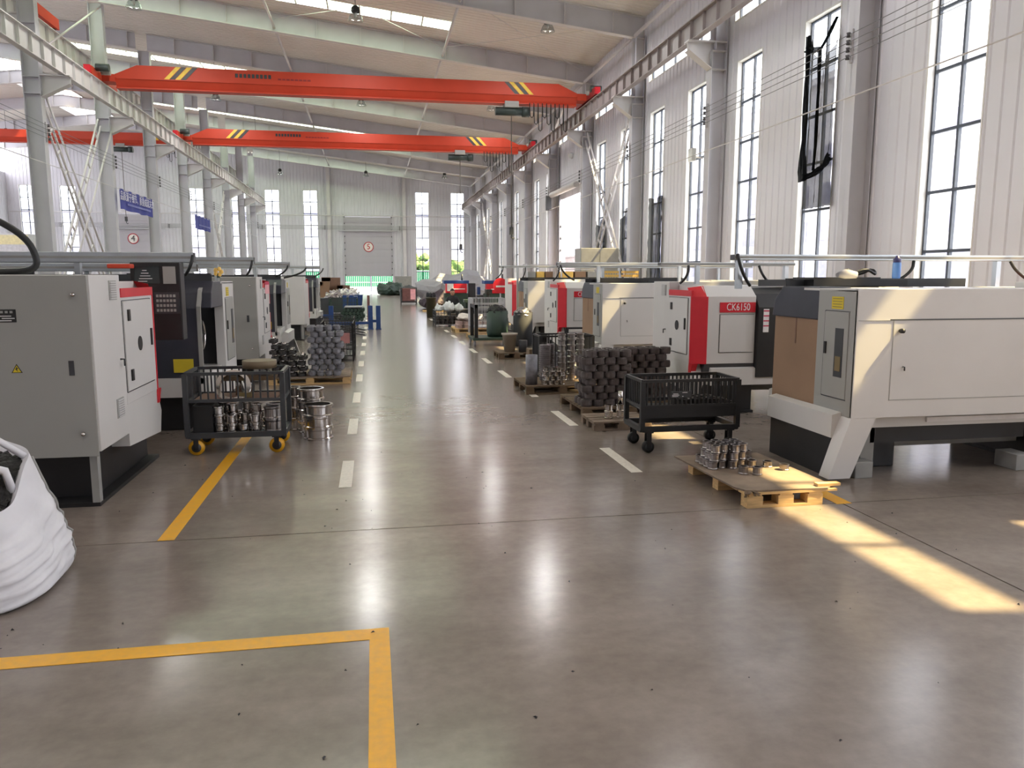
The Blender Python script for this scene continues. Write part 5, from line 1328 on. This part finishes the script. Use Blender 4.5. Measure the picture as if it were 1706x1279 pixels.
def sheet_bag(x, y, z, w, h, m_, label, group=None, seed=0, name='plastic_bag'):
    rnd = random.Random(seed)
    t = thing(name, label, 'bag', (x, y, z), group=group)
    bm = bmesh.new(); bmesh.ops.create_icosphere(bm, subdivisions=3, radius=1)
    for v in bm.verts:
        q = v.co.copy(); k = 1 + 0.25*math.sin(q.x*5+seed)*math.cos(q.y*4+seed*2) + rnd.uniform(-0.05, 0.05)
        v.co = Vector((q.x*w/2*k, q.y*w/2*k, max(0, (q.z*0.62+0.42))*h*k))
    me = bpy.data.meshes.new('film'); bm.to_mesh(me); bm.free(); me.materials.append(m_)
    c = bpy.data.objects.new('film', me); COL.objects.link(c); c.parent = t
    return t
sheet_bag(2.85, 23.2, 0.324, 0.8, 0.2, mat('pale_film', (206, 196, 192), 0.4), 'crumpled pale plastic film on the light pallet of rings', seed=1)
basket('low grey wire box holding white plastic bags', 2.45, 25.7, 0.95, 0.9, 0.1, 0.45, M_CHAR, None, (M_FORGE, 3, 'brown ring inside the low grey wire box', 'rings in the grey wire box'))
for i, (x, s_) in enumerate(((2.12, 0.26), (2.45, 0.36), (2.8, 0.28))): sheet_bag(x, 25.7, 0.5, s_, s_*0.8, M_PLASTICW, 'crumpled white plastic bag lying on the low grey wire box', 'white bags on the wire box', seed=i+3)
t = thing('round_bin', 'tall dark olive round bin at the lane edge behind the person', 'bin', (2.3, 31.5, 0))
MB().lathe([(0, 0), (0.18, 0), (0.2, 0.75), (0.22, 0.75), (0.22, 0.82), (0.18, 0.82), (0.16, 0.05), (0, 0.05)], n=20).build('bin_body', mat('olive_bin', (66, 64, 48), 0.6), t)
sheet_bag(2.3, 31.5, 0.78, 0.42, 0.2, M_CLOTHD, 'dark bag bulging from the tall olive round bin', seed=8, name='bin_bag')
# wood boards and dark heap at the sunny spot
for k in range(3):
    o = MB().box(2.3+0.3*k, 4.6+0.2*k, 36.5+k*0.9, 37.2+k*0.9, 0.001, 0.05+0.02*k).build('floor_board', M_WOOD); tag(o, 'light plank lying flat in the sun patch beside the lane', 'plank', 'planks in the sun patch')
sheet_bag(3.4, 39.6, 0.0, 2.2, 0.8, mat('purple_heap', (66, 56, 64), 0.7), 'dark heap of bags lying behind the sunlit planks', seed=11, name='dark_heap')
sheet_bag(5.4, 49, 0, 4.8, 1.7, M_GREYBAG, 'large grey sheet draped over stacked goods near the back wall', seed=13, name='draped_sheet')
# small cart with pinkish load on the aisle
t = thing('platform_cart', 'small dark platform cart with reddish load standing in the far aisle', 'cart', (2.05, 46.2, 0))
box('platform', M_BLACK, t, -0.45, 0.45, -0.4, 0.4, 0.12, 0.2)
for sx in (-1, 1): box('end_frame', M_CHAR, t, sx*0.45-0.03, sx*0.45+0.03, -0.4, 0.4, 0.0, 1.0)
box('load', M_BROWN, t, -0.38, 0.36, -0.35, 0.35, 0.201, 0.95, 0.03); box('load_sheet', M_LABELP, t, 0.1, 0.4, -0.37, -0.355, 0.3, 0.9)
sheet_bag(1.6, 70, 0, 2.4, 1.0, M_GREEN, 'dark green tarpaulin heap by the half open sectional door', seed=21, name='tarpaulin_heap')
sheet_bag(3.4, 68, 0, 2.6, 0.75, M_CHAR, 'long low dark heap beside the green tarpaulin', seed=22, name='low_heap')
t = thing('grey_cabinet', 'dull grey metal cabinet standing against the back wall by the sectional door', 'cabinet', (2.75, 72.5, 0))
box('body', M_CAST, t, -0.75, 0.75, -0.4, 0.4, 0, 1.65, 0.02); box('door', M_CAST, t, -0.7, -0.02, -0.42, -0.4, 0.1, 1.55); box('door', M_CAST, t, 0.02, 0.7, -0.42, -0.4, 0.1, 1.55)
# red and dark green machines
def red_machine(x, y, label):
    t = thing('bench_machine', label, 'machine', (x, y, 0))
    box('base', M_GREEN, t, -0.55, 0.55, -0.4, 0.4, 0, 0.85, 0.02)
    h = box('head', M_RED, t, -0.5, 0.5, -0.45, 0.1, 0.86, 1.3, 0.03); box('stripe', M_LABELW, h, -0.3, 0.4, -0.46, -0.45, 1.03, 1.07)
    box('canopy', M_BLUE, t, -0.6, 0.6, -0.45, 0.45, 1.3, 1.45, 0.02)
    MB().tube([(0.3, -0.1, 1.45), (0.3, -0.1, 1.75)], 0.04, 8).build('column', M_CHAR, t)
red_machine(3.9, 37.2, 'red and green bench machine with white sticker behind the seated person')
o = MB().box(3.45, 3.75, 36.72, 36.74, 0.95, 1.3).build('machine_sticker', M_PAPER); tag(o, 'white sheet stuck on the red and green bench machine', 'notice')
red_machine(5.7, 36.2, 'brighter red bench machine next to the window wall goods')
o = MB().box(4.52, 4.84, 37.0, 37.5, 0.0, 1.32).build('dark_cabinet', M_CHAR, bevel=0.02); tag(o, 'dark cabinet standing between the two red bench machines', 'cabinet')
o = MB().box(4.85, 5.0, 36.4, 36.6, 0.6, 1.15).build('blue_canister', M_BLUE, bevel=0.03); tag(o, 'blue canister standing between the red bench machines', 'canister')
o = MB().box(4.8, 5.05, 36.3, 36.7, 0.0, 0.599).build('canister_stand', M_CAST); tag(o, 'grey stand under the blue canister', 'stand')
for i, (x, y, h, m_) in enumerate(((4.0, 29.5, 0.75, M_CHAR), (4.5, 30.5, 0.9, M_FORGED), (3.6, 30.2, 0.6, M_GREEN), (5.0, 28.8, 1.05, M_BROWN))):
    t = thing('drill_press', 'dark small machine tool on a stand %s' % ('with black column', 'with dark steel column', 'with green body', 'with rusty red body')[i], 'machine', (x, y, 0))
    box('stand', M_CHAR, t, -0.3, 0.3, -0.25, 0.25, 0, h*0.6, 0.01); box('table', M_CAST, t, -0.35, 0.35, -0.3, 0.3, h*0.6, h*0.66)
    MB().cyl((0, 0.12, h*0.66), 0.06, h*0.6, 10).build('column', m_, t); box('head', m_, t, -0.12, 0.12, -0.25, 0.2, h*1.05, h*1.26, 0.02)
t = thing('round_sign', 'round red sign with white lettering standing by the wall', 'sign', (4.35, 26.6, 0))
MB().cyl((0, -0.02, 1.33), 0.26, 0.04, 24, 'y').build('disc', M_RED, t); box('lettering', M_LABELW, t, -0.16, 0.16, -0.026, -0.02, 1.27, 1.33)
MB().tube([(0, 0.02, 0), (0, 0.02, 1.3)], 0.025, 8).build('post', M_STEEL, t)
# tall grey cupboard and blue grey sheds by the side doorway
t = thing('grey_cupboard', 'plain grey steel cupboard by the side doorway', 'cupboard', (7.67, 26.2, 0))
box('body', M_CAST, t, -0.68, 0.68, -0.4, 0.4, 0, 2.6, 0.02); box('door', M_CAST, t, -0.66, -0.01, -0.415, -0.4, 0.1, 2.5); box('door', M_CAST, t, 0.01, 0.66, -0.415, -0.4, 0.1, 2.5)
t = thing('outside_shed', 'blue grey corrugated shed seen low in the side doorway', 'shed', (13.5, 46.0, 0))
for i in range(14): box('panel', M_BLDG, t, -2, 2, -6+i*0.9, -5.12+i*0.9, 0, 2.75)
box('roof', M_BLDG, t, -2.1, 2.1, -6.1, 6.7, 2.75, 2.85)
for i, (x, y, w, h) in enumerate(((6.6, 24.6, 1.3, 1.9), (5.4, 25.2, 0.9, 2.05))):
    t = thing('storage_rack', 'metal storage rack with %s boxes in front of the window wall' % ('amber and brown' if i == 0 else 'grey'), 'rack', (x, y, 0))
    for sx in (-1, 1):
        for sy in (-1, 1): box('upright', M_STEEL, t, sx*w/2-0.02, sx*w/2+0.02, sy*0.3-0.02, sy*0.3+0.02, 0, h)
    for z in (0.3, 0.9, 1.5, h-0.02): box('shelf', M_STEEL, t, -w/2, w/2, -0.3, 0.3, z-0.02, z)
    for z in (0.3, 0.9, 1.5):
        for k in range(3): box('stored_box', (M_AMBER, M_CARD, M_CAST)[(k+i*2) % 3], t, -w/2+0.05+k*w/3.1, -w/2+0.05+(k+0.85)*w/3.1, -0.25, 0.25, z+0.001, z+0.3)
# left bay: white boxes by the far machines
for i, (x, w, h) in enumerate(((-25.0, 2.6, 4.6), (-28.6, 2.2, 5.2))):
    t = thing('tall_enclosure', 'tall pale enclosure standing in the bay behind the columns, %s' % ('narrower' if i else 'wider'), 'enclosure', (x, 61, 0))
    box('body', M_BLDW, t, -w/2, w/2, -1, 1, 0, h, 0.03); box('top_light', mat('cream_panel', (236, 226, 178), 0.6), t, -w/2, w/2, -1.02, -1.0, h-0.75, h-0.1)
    box('door', M_PLASTICW, t, -0.5, 0.5, -1.02, -1.0, 0.1, 2.2)

# ================================================================== person seated behind the wire box
def person(x, y):
    t = thing('person', 'person in dark jacket sitting on a low stool behind the white bags', 'person', (x, y, 0))
    J = dict(pel=(0, 0, 0.47), sp=(0, -0.03, 0.62), ch=(0.0, -0.06, 0.82), nk=(0.0, -0.07, 0.95), hd0=(0.0, -0.08, 1.0),
             ls=(-0.17, -0.06, 0.88), le=(-0.24, -0.14, 0.66), lh=(-0.14, -0.36, 0.60), rs=(0.17, -0.06, 0.88), re=(0.24, -0.14, 0.66), rh=(0.12, -0.38, 0.60),
             lk=(-0.15, -0.40, 0.50), la=(-0.15, -0.36, 0.10), lt=(-0.16, -0.50, 0.05), rk=(0.15, -0.40, 0.50), ra=(0.15, -0.38, 0.10), rt=(0.16, -0.52, 0.05), lp=(-0.1, 0, 0.46), rp=(0.1, 0, 0.46))
    rad = dict(pel=0.14, sp=0.13, ch=0.14, nk=0.055, hd0=0.05, ls=0.07, le=0.05, lh=0.04, rs=0.07, re=0.05, rh=0.04, lk=0.075, la=0.05, lt=0.04, rk=0.075, ra=0.05, rt=0.04, lp=0.1, rp=0.1)
    E = [('pel', 'sp'), ('sp', 'ch'), ('ch', 'nk'), ('nk', 'hd0'), ('ch', 'ls'), ('ls', 'le'), ('le', 'lh'), ('ch', 'rs'), ('rs', 're'), ('re', 'rh'), ('pel', 'lp'), ('lp', 'lk'), ('lk', 'la'), ('la', 'lt'), ('pel', 'rp'), ('rp', 'rk'), ('rk', 'ra'), ('ra', 'rt')]
    ks = list(J)
    me = bpy.data.meshes.new('body'); me.from_pydata([J[k] for k in ks], [(ks.index(a), ks.index(b)) for a, b in E], [])
    o = bpy.data.objects.new('body', me); COL.objects.link(o); o.parent = t
    md = o.modifiers.new('skin', 'SKIN'); o.modifiers.new('sub', 'SUBSURF').levels = 2
    o.modifiers['sub'].render_levels = 2
    if not me.skin_vertices: 
        bm = bmesh.new(); bm.from_mesh(me); bm.verts.layers.skin.verify(); bm.to_mesh(me); bm.free()
    for i, k in enumerate(ks):
        sv = me.skin_vertices[0].data[i]; sv.radius = (rad[k], rad[k]); sv.use_root = (k == 'pel')
    me.materials.append(M_CLOTHD)
    bm = bmesh.new(); bmesh.ops.create_icosphere(bm, subdivisions=3, radius=1)
    for v in bm.verts: v.co = Vector((v.co.x*0.078, v.co.y*0.1 - 0.09, v.co.z*0.115*(1.0 if v.co.z > 0 else 1.08) + 1.09))
    me = bpy.data.meshes.new('head'); bm.to_mesh(me); bm.free(); me.materials.append(M_SKIN)
    h = bpy.data.objects.new('head', me); COL.objects.link(h); h.parent = t
    for s in (-1, 1):
        MB().lathe([(0, -0.012), (0.022, 0), (0, 0.012)], (s*0.08, -0.08, 1.09), 8, 'x').build('ear', M_SKIN, h)
        MB().lathe([(0, -0.008), (0.011, 0), (0, 0.006)], (s*0.03, -0.185, 1.10), 8, 'y').build('eye', M_HAIR, h)
    MB().bar((0, -0.185, 1.10), (0, -0.205, 1.065), 0.02, 0.02).build('nose', M_SKIN, h)
    box('mouth', M_BROWN, h, -0.025, 0.025, -0.188, -0.18, 1.03, 1.04)
    bm = bmesh.new(); bmesh.ops.create_icosphere(bm, subdivisions=3, radius=1)
    for v in bm.verts: v.co = Vector((v.co.x*0.088, v.co.y*0.108 - 0.075, max(v.co.z, -0.1 if v.co.y > -0.2 else 0.35)*0.125 + 1.10))
    me = bpy.data.meshes.new('hair'); bm.to_mesh(me); bm.free(); me.materials.append(M_HAIR)
    hh = bpy.data.objects.new('hair', me); COL.objects.link(hh); hh.parent = t
    for s, w in ((-1, (-0.14, -0.36, 0.60)), (1, (0.12, -0.38, 0.60))):
        m = MB(); m.tube([w, (w[0]*0.9, w[1]-0.06, w[2])], [0.032, 0.036], 8); hd = m.build('hand', M_SKIN, t)
        for f in range(4): MB().tube([(w[0]*0.9-0.027+f*0.018, w[1]-0.06, w[2]), (w[0]*0.9-0.027+f*0.018, w[1]-0.1, w[2]-0.005), (w[0]*0.9-0.027+f*0.018, w[1]-0.12, w[2]-0.03)], 0.009, 6).build('finger', M_SKIN, hd)
        MB().tube([(w[0]*0.9-s*0.03, w[1]-0.03, w[2]), (w[0]*0.9-s*0.055, w[1]-0.07, w[2])], 0.01, 6).build('thumb', M_SKIN, hd)
person(2.75, 27.4)
t = thing('work_stool', 'low round stool under the seated person', 'stool', (2.75, 27.42, 0))
MB().cyl((0, 0, 0.29), 0.17, 0.04, 18).build('seat', M_WOODD, t)
for a in range(3): MB().tube([(0.1*math.cos(a*2.09), 0.1*math.sin(a*2.09), 0.29), (0.15*math.cos(a*2.09), 0.15*math.sin(a*2.09), 0)], 0.015, 6).build('leg', M_CHAR, t)
